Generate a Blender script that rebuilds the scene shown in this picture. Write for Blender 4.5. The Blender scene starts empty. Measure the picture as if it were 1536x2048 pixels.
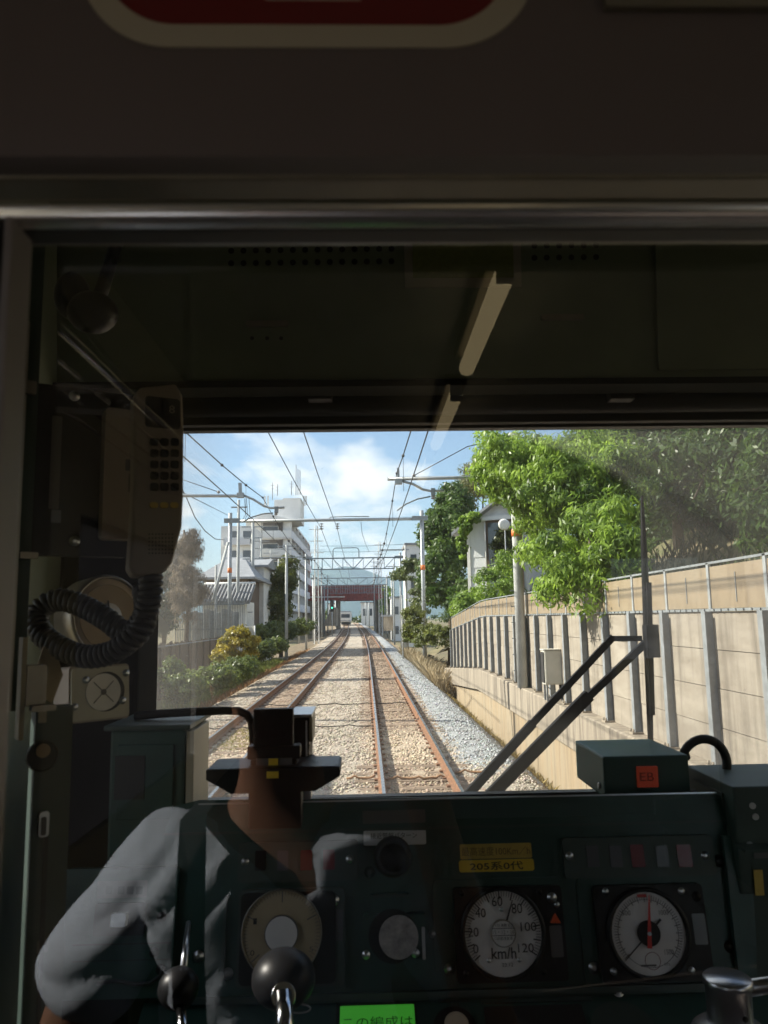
import bpy, bmesh, math, random
import numpy as np
from mathutils import Vector, Matrix, Quaternion
R = math.radians
random.seed(7); RNG = np.random.default_rng(11)
scene = bpy.context.scene
COL = scene.collection

# ---------------------------------------------------------------- camera
FPX = 1537.0                      # focal length in pixels of a 1536x2048 frame
EYE = Vector((0, 0, 2.48))        # rail heads of the near track lie at z = 0
YAW, PITCH, ROLL = R(1.50), R(7.90), R(0.95)
fwd = Vector((math.sin(YAW)*math.cos(PITCH), math.cos(YAW)*math.cos(PITCH), math.sin(PITCH)))
r0 = Vector((math.cos(YAW), -math.sin(YAW), 0)); u0 = r0.cross(fwd)
CR = r0*math.cos(ROLL) - u0*math.sin(ROLL)
CU = u0*math.cos(ROLL) + r0*math.sin(ROLL)
cd = bpy.data.cameras.new('camera'); cam = bpy.data.objects.new('camera', cd); COL.objects.link(cam)
M = Matrix((CR, CU, -fwd)).transposed().to_4x4(); M.translation = EYE
cam.matrix_world = M
cd.sensor_fit = 'VERTICAL'; cd.sensor_height = 36; cd.sensor_width = 27
cd.lens = FPX/2048*36
cd.clip_start = 0.02; cd.clip_end = 30000
cd.dof.use_dof = True; cd.dof.focus_distance = 6.0; cd.dof.aperture_fstop = 9.0
scene.camera = cam
scene.render.resolution_x, scene.render.resolution_y = 768, 1024

# ---------------------------------------------------------------- sky, sun, exposure
SUN_AZ, SUN_EL = R(-80), R(36)     # clockwise from the direction of travel
S = Vector((math.sin(SUN_AZ)*math.cos(SUN_EL), math.cos(SUN_AZ)*math.cos(SUN_EL), math.sin(SUN_EL)))
world = bpy.data.worlds.new('World'); scene.world = world; world.use_nodes = True
nt = world.node_tree; nt.nodes.clear()
def wn(t, **k):
    n = nt.nodes.new(t)
    for a, b in k.items(): setattr(n, a, b)
    return n
sky = wn('ShaderNodeTexSky', sky_type='NISHITA', sun_disc=False)
sky.sun_elevation = SUN_EL; sky.sun_rotation = SUN_AZ; sky.air_density = 1.0; sky.dust_density = 1.0; sky.ozone_density = 2.0
tc = wn('ShaderNodeTexCoord')
sep = wn('ShaderNodeSeparateXYZ'); nt.links.new(tc.outputs['Generated'], sep.inputs[0])
# clouds lie on a flat layer: project the direction on it
zc = wn('ShaderNodeMath', operation='MAXIMUM'); zc.inputs[1].default_value = 0.0; nt.links.new(sep.outputs['Z'], zc.inputs[0])
za = wn('ShaderNodeMath', operation='ADD'); za.inputs[1].default_value = 0.10; nt.links.new(zc.outputs[0], za.inputs[0])
dv = wn('ShaderNodeVectorMath', operation='DIVIDE'); nt.links.new(tc.outputs['Generated'], dv.inputs[0])
cz = wn('ShaderNodeCombineXYZ')
for i in range(3): nt.links.new(za.outputs[0], cz.inputs[i])
nt.links.new(cz.outputs[0], dv.inputs[1])
mp = wn('ShaderNodeMapping'); mp.inputs['Location'].default_value = (5.2, 2.2, 0.7); mp.inputs['Scale'].default_value = (.62, .30, .9)
nt.links.new(dv.outputs[0], mp.inputs[0])
cn = wn('ShaderNodeTexNoise'); cn.inputs['Scale'].default_value = 1.5; cn.inputs['Detail'].default_value = 10; cn.inputs['Roughness'].default_value = 0.52
nt.links.new(mp.outputs[0], cn.inputs['Vector'])
cr = wn('ShaderNodeValToRGB'); cr.color_ramp.elements[0].position = 0.475; cr.color_ramp.elements[1].position = 0.55
nt.links.new(cn.outputs['Fac'], cr.inputs[0])
cloudcol = wn('ShaderNodeMix', data_type='RGBA'); cloudcol.inputs['A'].default_value = (4.6, 4.8, 5.2, 1); cloudcol.inputs['B'].default_value = (8.0, 7.9, 7.8, 1)
cn2 = wn('ShaderNodeTexNoise'); cn2.inputs['Scale'].default_value = 3.0; cn2.inputs['Detail'].default_value = 5; nt.links.new(mp.outputs[0], cn2.inputs['Vector'])
nt.links.new(cn2.outputs['Fac'], cloudcol.inputs['Factor'])
mx = wn('ShaderNodeMix', data_type='RGBA'); nt.links.new(cr.outputs['Color'], mx.inputs['Factor'])
nt.links.new(sky.outputs[0], mx.inputs['A']); nt.links.new(cloudcol.outputs['Result'], mx.inputs['B'])
bg = wn('ShaderNodeBackground'); bg.inputs['Strength'].default_value = 0.09
wo = wn('ShaderNodeOutputWorld'); nt.links.new(mx.outputs['Result'], bg.inputs['Color']); nt.links.new(bg.outputs[0], wo.inputs[0])
ld = bpy.data.lights.new('sun', 'SUN'); ld.energy = 4.6; ld.angle = R(0.53); ld.color = (1.0, 0.93, 0.82)
sun = bpy.data.objects.new('sun', ld); COL.objects.link(sun); sun.rotation_mode = 'QUATERNION'
sun.rotation_quaternion = S.to_track_quat('Z', 'Y'); sun.location = (-30, 10, 60)
vs = scene.view_settings; vs.view_transform = 'Standard'; vs.look = 'None'; vs.gamma = 1.0; vs.exposure = 1.3; vs.use_curve_mapping = False
scene.render.engine = 'CYCLES'
cy = scene.cycles
cy.use_denoising = True; cy.max_bounces = 6; cy.diffuse_bounces = 3; cy.glossy_bounces = 3; cy.transmission_bounces = 4
cy.transparent_max_bounces = 10; cy.sample_clamp_indirect = 6.0; cy.caustics_reflective = False; cy.caustics_refractive = False

# ---------------------------------------------------------------- geometry helpers
def ray(u, v):
    d = fwd + CR*((u-768)/FPX) - CU*((v-1024)/FPX)
    return d
def P(u, v, y):            # 1 stands for 'no matter': the horizon row or the middle column
    if v == 1: v = 1237
    if u == 1: u = 768
    d = ray(u, v); return EYE + d*(y/d.y)
def PX(u, v, x):
    d = ray(u, v); return EYE + d*(x/d.x)
def G(u, v, z):
    d = ray(u, v); return EYE + d*((z-EYE.z)/d.z)
class Plane:
    """a flat face through the point seen at (u, v) at depth y; yaw turns it to face +x, pitch tips it to face up"""
    def __init__(s, u, v, y, yaw=0.0, pitch=0.0):
        s.o = P(u, v, y); s.c = (u, v)
        q = Matrix.Rotation(R(yaw), 3, 'Z') @ Matrix.Rotation(-R(pitch), 3, 'X')
        s.ex, s.ey, s.n = q @ Vector((1,0,0)), q @ Vector((0,0,1)), q @ Vector((0,-1,0))
        s.m = Matrix((s.ex, s.ey, s.n)).transposed().to_4x4(); s.m.translation = s.o
    def uv(s, u, v):
        d = ray(u, v); t = (s.o-EYE).dot(s.n)/d.dot(s.n); p = EYE + d*t - s.o
        return p.dot(s.ex), p.dot(s.ey)
    def w(s, a, b, n=0): return s.o + s.ex*a + s.ey*b + s.n*n

class MB:
    def __init__(s): s.v = []; s.f = []; s.smooth = []
    def add(s, vs, fs, smooth=False):
        k = len(s.v); s.v += [tuple(p) for p in vs]
        s.f += [tuple(i+k for i in f) for f in fs]; s.smooth += [smooth]*len(fs); return s
    def box(s, a, b, bev=0.0):
        x0,y0,z0 = a; x1,y1,z1 = b
        if x1<x0: x0,x1=x1,x0
        if y1<y0: y0,y1=y1,y0
        if z1<z0: z0,z1=z1,z0
        if bev <= 0:
            return s.add([(x0,y0,z0),(x1,y0,z0),(x1,y1,z0),(x0,y1,z0),(x0,y0,z1),(x1,y0,z1),(x1,y1,z1),(x0,y1,z1)],
                [(0,3,2,1),(4,5,6,7),(0,1,5,4),(1,2,6,5),(2,3,7,6),(3,0,4,7)])
        bm = bmesh.new(); bmesh.ops.create_cube(bm, size=1)
        for w in bm.verts: w.co = Vector(((x0+x1)/2+w.co.x*(x1-x0), (y0+y1)/2+w.co.y*(y1-y0), (z0+z1)/2+w.co.z*(z1-z0)))
        bmesh.ops.bevel(bm, geom=bm.edges[:], offset=bev, segments=2, profile=0.6, affect='EDGES')
        s.bm(bm); return s
    def bm(s, bm, smooth=False):
        bm.verts.ensure_lookup_table(); bm.verts.index_update()
        s.add([w.co.copy() for w in bm.verts], [[w.index for w in f.verts] for f in bm.faces], smooth); bm.free(); return s
    def tube(s, pts, r, seg=8, cap=True, smooth=True):
        pts = [Vector(p) for p in pts]; n = len(pts)
        rs = r if isinstance(r, (list, tuple)) else [r]*n
        vs = []; prev = None
        for i, p in enumerate(pts):
            t = (pts[min(i+1,n-1)] - pts[max(i-1,0)]).normalized()
            if prev is None:
                a = t.cross(Vector((0,0,1)))
                if a.length < 1e-3: a = t.cross(Vector((0,1,0)))
            else:
                a = prev - t*prev.dot(t)
                if a.length < 1e-5: a = t.orthogonal()
            a.normalize(); b = t.cross(a); prev = a
            for k in range(seg):
                an = 2*math.pi*k/seg; vs.append(p + (a*math.cos(an) + b*math.sin(an))*rs[i])
        fs = [(i*seg+k, i*seg+(k+1)%seg, (i+1)*seg+(k+1)%seg, (i+1)*seg+k) for i in range(n-1) for k in range(seg)]
        s.add(vs, fs, smooth)
        if cap:
            m = len(s.v)-len(vs)
            s.f.append(tuple(m+k for k in reversed(range(seg)))); s.smooth.append(False)
            s.f.append(tuple(m+(n-1)*seg+k for k in range(seg))); s.smooth.append(False)
        return s
    def lathe(s, prof, c=(0,0,0), axis='Z', seg=24, smooth=True):
        c = Vector(c); vs = []
        for r, h in prof:
            for k in range(seg):
                a = 2*math.pi*k/seg; x, y = r*math.cos(a), r*math.sin(a)
                vs.append(c + Vector((x,y,h) if axis=='Z' else (x,h,y) if axis=='Y' else (h,x,y)))
        n = len(prof)
        s.add(vs, [(i*seg+k, i*seg+(k+1)%seg, (i+1)*seg+(k+1)%seg, (i+1)*seg+k) for i in range(n-1) for k in range(seg)], smooth)
        m = len(s.v)-len(vs)
        if prof[0][0] > 1e-6: s.f.append(tuple(m+k for k in reversed(range(seg)))); s.smooth.append(False)
        if prof[-1][0] > 1e-6: s.f.append(tuple(m+(n-1)*seg+k for k in range(seg))); s.smooth.append(False)
        return s
    def prism(s, poly, h0, h1, f=lambda a,b,h:(a,b,h)):
        n = len(poly)
        vs = [f(a,b,h0) for a,b in poly] + [f(a,b,h1) for a,b in poly]
        fs = [tuple(reversed(range(n))), tuple(range(n,2*n))] + [(i,(i+1)%n,n+(i+1)%n,n+i) for i in range(n)]
        return s.add(vs, fs)
    def bar(s, a, b, w, h=None, up=(0,0,1)):
        a, b = Vector(a), Vector(b); h = h or w; t = (b-a).normalized(); x = t.cross(Vector(up))
        if x.length < 1e-3: x = t.cross(Vector((1,0,0)))
        x.normalize(); y = x.cross(t)
        vs = [p + x*(i*w/2) + y*(j*h/2) for p in (a,b) for i,j in ((-1,-1),(1,-1),(1,1),(-1,1))]
        return s.add(vs, [(0,1,2,3),(7,6,5,4),(0,4,5,1),(1,5,6,2),(2,6,7,3),(3,7,4,0)])
    def sphere(s, c, r, seg=14, sc=(1,1,1)):
        bm = bmesh.new(); bmesh.ops.create_uvsphere(bm, u_segments=seg, v_segments=max(6,seg*2//3), radius=r)
        for w in bm.verts: w.co = Vector((w.co.x*sc[0], w.co.y*sc[1], w.co.z*sc[2])) + Vector(c)
        return s.bm(bm, True)
    def mesh(s, name):
        me = bpy.data.meshes.new(name); me.from_pydata(s.v, [], s.f); me.update()
        bm = bmesh.new(); bm.from_mesh(me); bmesh.ops.recalc_face_normals(bm, faces=bm.faces[:]); bm.to_mesh(me); bm.free()
        me.polygons.foreach_set('use_smooth', s.smooth); return me
def rrect(a0, b0, a1, b1, r, seg=5):
    if r > .02: seg = 16
    if a1<a0: a0,a1=a1,a0
    if b1<b0: b0,b1=b1,b0
    out = []
    for cx, cy_, st in ((a1-r,b1-r,0),(a0+r,b1-r,90),(a0+r,b0+r,180),(a1-r,b0+r,270)):
        for i in range(seg+1):
            t = R(st+90*i/seg); out.append((cx+r*math.cos(t), cy_+r*math.sin(t)))
    return out

def obj(name, mb, mat, parent=None, kind=None):
    me = mb if isinstance(mb, bpy.types.Mesh) else mb.mesh(name)
    if mat is not None and not me.materials: me.materials.append(mat)
    o = bpy.data.objects.new(name, me); COL.objects.link(o)
    if parent is not None: o.parent = parent
    if kind: o['kind'] = kind
    return o
def tag(o, label, cat, group=None):
    o['label'] = label; o['category'] = cat
    if group: o['group'] = group
    return o
def empty(name, label=None, cat=None, group=None, loc=(0,0,0), mat=None, kind=None):
    o = bpy.data.objects.new(name, None); COL.objects.link(o); o.empty_display_size = 0.1
    if mat is not None: o.matrix_world = mat
    else: o.location = loc
    if label: tag(o, label, cat, group)
    if kind: o['kind'] = kind
    return o
def at(loc, mb):           # shift a builder so that its thing's Empty can stand at its base
    l = Vector(loc); mb.v = [tuple(Vector(p)-l) for p in mb.v]; return mb

# ---------------------------------------------------------------- materials
def material(name, base, rough=0.6, metal=0.0, var=0.0, scale=6.0, bump=0.0, bscale=40.0, stretch=(1,1,1), base2=None, spec=0.5, attr=None, transl=0.0, emit=None, coat=0.0, detail=6.0, ramp=(0.35,0.7), streak=None):
    m = bpy.data.materials.new(name); m.use_nodes = True; t = m.node_tree; b = t.nodes['Principled BSDF']; out = t.nodes['Material Output']
    b.inputs['Base Color'].default_value = (*base, 1); b.inputs['Roughness'].default_value = rough; b.inputs['Metallic'].default_value = metal
    b.inputs['Specular IOR Level'].default_value = spec; b.inputs['Coat Weight'].default_value = coat
    L = t.links.new
    def nz(sc, det, st=(1,1,1)):
        c = t.nodes.new('ShaderNodeTexCoord'); mp = t.nodes.new('ShaderNodeMapping'); mp.inputs['Scale'].default_value = st
        L(c.outputs['Object'], mp.inputs[0]); n = t.nodes.new('ShaderNodeTexNoise'); n.inputs['Scale'].default_value = sc; n.inputs['Detail'].default_value = det
        n.inputs['Roughness'].default_value = 0.6; L(mp.outputs[0], n.inputs['Vector']); return n
    src = None
    if attr:
        a = t.nodes.new('ShaderNodeAttribute'); a.attribute_name = attr; src = a.outputs['Color']
    if var > 0 or base2:
        n = nz(scale, detail, stretch); r = t.nodes.new('ShaderNodeValToRGB')
        r.color_ramp.elements[0].position, r.color_ramp.elements[1].position = ramp
        L(n.outputs['Fac'], r.inputs[0]); mx = t.nodes.new('ShaderNodeMix'); mx.data_type = 'RGBA'
        if base2:
            mx.inputs['B'].default_value = (*base2, 1)
            if src: L(src, mx.inputs['A'])
            else: mx.inputs['A'].default_value = (*base, 1)
        elif src:
            mx.blend_type = 'MULTIPLY'; mx.inputs['B'].default_value = (1-var,)*3 + (1,); L(src, mx.inputs['A'])
        else:
            mx.inputs['A'].default_value = tuple(c*(1-var) for c in base) + (1,); mx.inputs['B'].default_value = tuple(min(1, c*(1+var)) for c in base) + (1,)
        L(r.outputs['Color'], mx.inputs['Factor']); src = mx.outputs['Result']
        rm = t.nodes.new('ShaderNodeMapRange'); rm.inputs['To Min'].default_value = max(0.02, rough*0.8); rm.inputs['To Max'].default_value = min(1, rough*1.2)
        L(n.outputs['Fac'], rm.inputs['Value']); L(rm.outputs[0], b.inputs['Roughness'])
    if streak:                    # rain streaks running down
        sc_, st_, col_, amt_ = streak; n = nz(sc_, 5, st_); r = t.nodes.new('ShaderNodeMapRange'); r.inputs['From Min'].default_value = .50; r.inputs['From Max'].default_value = .72; r.inputs['To Max'].default_value = amt_
        L(n.outputs['Fac'], r.inputs['Value']); mx = t.nodes.new('ShaderNodeMix'); mx.data_type = 'RGBA'; mx.inputs['B'].default_value = (*col_, 1)
        if src: L(src, mx.inputs['A'])
        else: mx.inputs['A'].default_value = (*base, 1)
        L(r.outputs[0], mx.inputs['Factor']); src = mx.outputs['Result']
    if src: L(src, b.inputs['Base Color'])
    if bump > 0:
        n = nz(bscale, 4); bp = t.nodes.new('ShaderNodeBump'); bp.inputs['Strength'].default_value = bump; bp.inputs['Distance'].default_value = 0.02
        L(n.outputs['Fac'], bp.inputs['Height']); L(bp.outputs[0], b.inputs['Normal'])
    if transl > 0:
        tr = t.nodes.new('ShaderNodeBsdfTranslucent'); ms = t.nodes.new('ShaderNodeMixShader'); ms.inputs[0].default_value = transl
        if src: L(src, tr.inputs[0])
        else: tr.inputs[0].default_value = (*base, 1)
        L(b.outputs[0], ms.inputs[1]); L(tr.outputs[0], ms.inputs[2]); L(ms.outputs[0], out.inputs['Surface'])
    if emit:
        b.inputs['Emission Color'].default_value = (*emit[0], 1); b.inputs['Emission Strength'].default_value = emit[1]
    return m
def set_colors(me, cols):
    a = me.color_attributes.new('col', 'FLOAT_COLOR', 'POINT')
    c = np.ones((len(cols), 4), dtype=np.float32); c[:, :3] = cols; a.data.foreach_set('color', c.ravel())

# ---------------------------------------------------------------- foliage
def leaf_mesh(name, pos, nrm, size, cols, aspect=0.5, droop=0.3, rng=RNG):
    """one rhombic, slightly folded leaf per row of pos"""
    n = len(pos); nrm = nrm + rng.normal(0, 0.55, (n,3)); nrm /= np.linalg.norm(nrm, axis=1)[:,None]+1e-9
    d = rng.normal(0, 1, (n,3)); d[:,2] -= droop*2; d -= nrm*np.sum(d*nrm, axis=1)[:,None]; d /= np.linalg.norm(d, axis=1)[:,None]+1e-9
    s = np.cross(nrm, d); L = (size*rng.uniform(0.6,1.35,n))[:,None]; W = L*aspect*0.5
    v = np.empty((n,4,3), dtype=np.float32)
    v[:,0] = pos - d*L*0.5; v[:,2] = pos + d*L*0.5 - nrm*L*0.12
    v[:,1] = pos + s*W - nrm*W*0.25; v[:,3] = pos - s*W - nrm*W*0.25
    me = bpy.data.meshes.new(name); me.vertices.add(n*4); me.vertices.foreach_set('co', v.ravel())
    me.loops.add(n*4); me.loops.foreach_set('vertex_index', np.arange(n*4, dtype=np.int32))
    me.polygons.add(n); me.polygons.foreach_set('loop_start', np.arange(0, n*4, 4, dtype=np.int32)); me.polygons.foreach_set('loop_total', np.full(n, 4, dtype=np.int32))
    me.update(); set_colors(me, np.repeat(cols, 4, axis=0)); return me
def crown_points(ells, nclump, nleaf, clump_r, rng=RNG, fill=0.55):
    """clumps spread through ellipsoids (centre, radii); leaves lie on the outer shell of each clump"""
    ells = [(np.array(c, float), np.array(r, float)) for c, r in ells]
    w = np.array([r.prod()**(2/3) for c, r in ells]); w /= w.sum()
    pos, nrm, tone = [], [], []
    for (c, r), k in zip(ells, rng.multinomial(nclump, w)):
        for _ in range(k):
            d = rng.normal(0,1,3); d /= np.linalg.norm(d)
            cc = c + d*r*(rng.uniform(fill,1.0)); cr_ = clump_r*rng.uniform(0.6,1.3); m = max(4, int(nleaf/nclump*rng.uniform(0.6,1.4)))
            e = rng.normal(0,1,(m,3)); e /= np.linalg.norm(e,axis=1)[:,None]
            pos.append(cc + e*cr_*np.array([1,1,0.7])*rng.uniform(0.35,1.0,(m,1))); nrm.append(e*0.8+d*0.4+np.array([0,0,0.5])); tone.append(np.full(m, rng.uniform(0,1)))
    return np.concatenate(pos), np.concatenate(nrm), np.concatenate(tone)
def leaf_cols(tone, a, b, rng=RNG, j=0.18):
    t = np.clip(tone*0.6 + rng.uniform(0,0.4,len(tone)), 0, 1)[:,None]; c = np.array(a)*(1-t) + np.array(b)*t
    return np.clip(c*rng.uniform(1-j,1+j,(len(tone),1)), 0, 1)
# ================================================================ OUTSIDE
M_ball  = material('ballast_bed', (.3,.25,.2), .95, attr='col', var=.45, scale=26, bump=.9, bscale=30)
M_stone = material('ballast_stone', (.3,.25,.2), .9, attr='col')
M_rust  = material('rusty_rail', (.23,.115,.06), .8, var=.3, scale=9, base2=None, bump=.15)
M_rhead = material('polished_rail_head', (.52,.49,.46), .28, 1.0, var=.1, scale=3)
M_sleep = material('weathered_sleeper', (.23,.165,.115), .9, var=.35, scale=7, bump=.4)
M_soil  = material('soil', (.20,.145,.09), .95, var=.4, scale=.7, bump=.5, bscale=12, base2=(.12,.13,.05))
M_conc  = material('concrete_panel', (.335,.295,.24), .85, var=.0, scale=2.6, stretch=(1,.55,2.2), base2=(.22,.185,.145), bump=.2, bscale=60, ramp=(.38,.78), streak=(5,(1,1.2,.10),(.12,.10,.08),.75))
M_ledge = material('weathered_concrete', (.34,.29,.225), .9, scale=2.2, stretch=(1,2.2,.18), base2=(.17,.14,.11), bump=.25, bscale=45, ramp=(.42,.72), streak=(6,(1,1.5,.08),(.09,.075,.06),.8))
M_face  = material('pale_concrete_face', (.34,.28,.195), .9, scale=1.8, stretch=(1,2,.25), base2=(.36,.25,.14), bump=.2, bscale=40, ramp=(.45,.8), streak=(5,(1,1.6,.1),(.16,.11,.06),.7))
M_tan   = material('tan_acrylic_panel', (.30,.24,.165), .45, scale=1.3, stretch=(1,1,2), base2=(.26,.19,.115), ramp=(.35,.8), streak=(7,(1,1,.25),(.15,.11,.07),.5))
M_galv  = material('galvanised_steel', (.40,.42,.43), .5, .35, var=.18, scale=9)
M_galvd = material('dull_zinc', (.27,.29,.30), .6, .3, var=.2, scale=9)
M_gant  = material('blue_grey_paint', (.22,.27,.31), .6, .1, var=.15, scale=3)
M_polec = material('concrete_pole', (.43,.44,.43), .8, var=.15, scale=3, bump=.1)
M_orange= material('orange_band', (.75,.20,.05), .6)
M_yellow= material('yellow_band', (.72,.55,.08), .6)
M_wire  = material('copper_wire', (.055,.06,.07), .5, .4)
M_insul = material('porcelain', (.32,.30,.29), .3)
M_white = material('white_paint', (.74,.73,.70), .6, var=.08, scale=2)
M_cab   = material('cream_cabinet', (.58,.56,.49), .5, var=.1, scale=3)
M_red   = material('red_bridge_paint', (.33,.085,.075), .65, var=.35, scale=1.2)
M_dark  = material('dark_opening', (.03,.032,.035), .5)
M_glassd= material('window_glass', (.07,.09,.11), .08, spec=.8)
M_apt   = material('apartment_render', (.84,.83,.81), .8, var=.07, scale=.4)
M_apt2  = material('balcony_render', (.78,.78,.82), .8, var=.07, scale=.5)
M_wood  = material('brown_boards', (.15,.105,.075), .85, var=.35, scale=4, stretch=(6,6,.4), bump=.3)
M_bark  = material('bark', (.13,.10,.075), .95, var=.35, scale=9, bump=.6, bscale=18)
M_leaf  = material('leaves', (.06,.1,.02), .4, attr='col', transl=.5, spec=.5)
M_dry   = material('dry_stalks', (.3,.24,.15), .85, attr='col', transl=.25)
M_roof  = material('grey_roof', (.30,.31,.33), .6, var=.15, scale=2)
M_tile  = material('grey_tile', (.23,.23,.235), .55, var=.2, scale=3)
M_sheet = material('corrugated_sheet', (.42,.43,.42), .55, .2, var=.2, scale=1.2, base2=(.27,.24,.2))
M_cable = material('rusty_cable', (.36,.20,.10), .8, var=.3)
M_blackc= material('black_cable', (.03,.028,.027), .6)
M_house = material('pale_siding', (.74,.75,.75), .7, var=.06, scale=1.5)

def xs(y): return -(y-40)**2/(2*5670) if y > 40 else 0.0
def zg(y): return 0.9*((y-40)/175)**2 if y > 40 else 0.0
TC = {0: 0.80, 1: -2.83}                    # centre lines of the two tracks

# ---- ground sheet (reaches the horizon), hills
g = MB(); n = 40; Rr = 9000
ys = [-60,-20,0,20,40,60,90,130,180,240,400,900,2500,9000]
xsl = [-9000,-2500,-700,-200,-80,-40,-20,-9,9,20,40,80,200,700,2500,9000]
for y in ys:
    for x in xsl: g.v.append((x, y, -1.15 + min(zg(y), 1.2)))
W = len(xsl)
for j in range(len(ys)-1):
    for i in range(W-1): g.f.append((j*W+i, j*W+i+1, (j+1)*W+i+1, (j+1)*W+i)); g.smooth.append(False)
obj('ground', g, M_soil, kind='structure')
M_hill = material('wooded_hill', (.045,.075,.04), .95, var=.4, scale=.004, detail=8)
h = MB(); nx = 60; rr = random.Random(3)
prof = [330 + 60*math.sin(i*.21+1) + 55*math.sin(i*.53) + 25*math.sin(i*1.3+2) for i in range(nx)]
for j, (yy, k) in enumerate(((5200,0),(5600,.5),(6300,1.0),(7400,.6))):
    for i in range(nx): h.v.append((-3600+7200*i/(nx-1), yy + 200*math.sin(i*.4+j), 2 + max(0, prof[i]*1.05*k + rr.uniform(-9,9)*k)))
for j in range(3):
    for i in range(nx-1): h.f.append((j*nx+i, j*nx+i+1, (j+1)*nx+i+1, (j+1)*nx+i)); h.smooth.append(True)
obj('hills', h, M_hill, kind='structure')

# ---- ballast bed
def bed_z(x):
    pts = [(-9.5,-1.12),(-7.2,-.75),(-5.7,-.62),(-4.9,-.24),(-4.3,-.185),(2.35,-.185),(2.75,-.26),(3.70,-1.0),(4.3,-1.05)]
    for (a,za_),(b,zb) in zip(pts, pts[1:]):
        if x <= b: return za_ + (zb-za_)*max(0,(x-a))/(b-a)
    return pts[-1][1]
def bed_col(x, y):
    d0 = min(abs(x-TC[0]), abs(x-TC[1]))
    c = np.array((.455,.39,.315))                                   # tan grey between the tracks
    if x > 1.75: c = np.array((.40,.415,.425)) if 14.5 < y else np.array((.44,.385,.315))      # fresh blue-grey chippings
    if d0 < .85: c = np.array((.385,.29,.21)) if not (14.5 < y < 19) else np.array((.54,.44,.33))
    if x < -4.6: c = np.array((.38,.31,.235))
    if x < -5.6: c = np.array((.20,.15,.09))
    if x > 3.45: c = np.array((.27,.20,.12))
    return c
b = MB(); XS = np.concatenate([np.linspace(-9.5,-5.2,12), np.linspace(-5.0,3.0,56), np.linspace(3.1,4.3,9)])
YS = np.concatenate([np.linspace(2,30,110), np.linspace(30.5,80,90), np.linspace(82,260,50)]); cols = []
nzv = RNG.normal(0, 1, (len(YS), len(XS)))
for j, y in enumerate(YS):
    for i, x in enumerate(XS):
        amp = .012 if abs(x) < 5 else .03
        b.v.append((x+xs(y), y, bed_z(x)+zg(y)+nzv[j,i]*amp)); cols.append(bed_col(x + nzv[j,i]*.09, y + nzv[j,i]*.6)*(1+.08*nzv[j,(i*7)%len(XS)]))
nX = len(XS)
for j in range(len(YS)-1):
    for i in range(nX-1): b.f.append((j*nX+i, j*nX+i+1, (j+1)*nX+i+1, (j+1)*nX+i)); b.smooth.append(True)
bo = obj('ballast_bed', b, M_ball, kind='stuff'); set_colors(bo.data, np.clip(np.array(cols),0,1))
# loose stones: one jittered octahedron each
def stones(n, y0, y1, x0, x1, r0_, r1_, name):
    t = RNG.uniform(0,1,n); y = y0*(y1/y0)**t; x = RNG.uniform(x0,x1,n)
    keep = np.ones(n, bool)
    for c in TC.values():
        for s_ in (-.57,.57): keep &= np.abs(x-c-s_) > .085
        on = (np.abs(x-c) < 1.0) & (np.abs(((y+.15) % .6)-.15) < .12) & ~((y>14.5)&(y<19)&(c>0)); keep &= ~(on & (RNG.uniform(0,1,n) < .9))
    x, y = x[keep], y[keep]; n = len(x)
    z = np.array([bed_z(a)+zg(q) for a, q in zip(x,y)]) + .004; sh = np.array([xs(q) for q in y])
    r = RNG.uniform(r0_, r1_, n)*np.where(np.abs(x)>5.2,.8,1)
    base = np.array([(1,0,0),(-1,0,0),(0,1,0),(0,-1,0),(0,0,1),(0,0,-.7)])
    an = RNG.uniform(0,6.283,n); ca, sa = np.cos(an), np.sin(an)
    v = base[None]*RNG.uniform(.55,1.25,(n,6,1)) + RNG.normal(0,.18,(n,6,3)); v[:,:,2] *= .7
    vx = v[:,:,0]*ca[:,None]-v[:,:,1]*sa[:,None]; vy = v[:,:,0]*sa[:,None]+v[:,:,1]*ca[:,None]
    v = np.stack([vx,vy,v[:,:,2]],2)*r[:,None,None] + np.stack([x+sh,y,z],1)[:,None,:]
    fs = np.array([(0,2,4),(2,1,4),(1,3,4),(3,0,4),(2,0,5),(1,2,5),(3,1,5),(0,3,5)])
    f = (fs[None] + (np.arange(n)*6)[:,None,None]).reshape(-1)
    me = bpy.data.meshes.new(name); me.vertices.add(n*6); me.vertices.foreach_set('co', v.astype(np.float32).ravel())
    me.loops.add(n*24); me.loops.foreach_set('vertex_index', f.astype(np.int32)); me.polygons.add(n*8)
    me.polygons.foreach_set('loop_start', np.arange(0,n*24,3,dtype=np.int32)); me.polygons.foreach_set('loop_total', np.full(n*8,3,dtype=np.int32)); me.update()
    c = np.array([bed_col(a+RNG.normal(0,.12), q+RNG.normal(0,.5)) for a,q in zip(x,y)])*RNG.uniform(.62,1.32,(n,1))*(1+RNG.normal(0,.04,(n,3)))
    set_colors(me, np.repeat(np.clip(c,0.02,.8),6,axis=0)); return obj(name, me, M_stone, kind='stuff')
stones(74000, 8.5, 32, -6.0, 3.8, .016, .042, 'ballast_stones')
stones(26000, 30, 75, -6.0, 3.8, .022, .05, 'ballast_stones')

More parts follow.
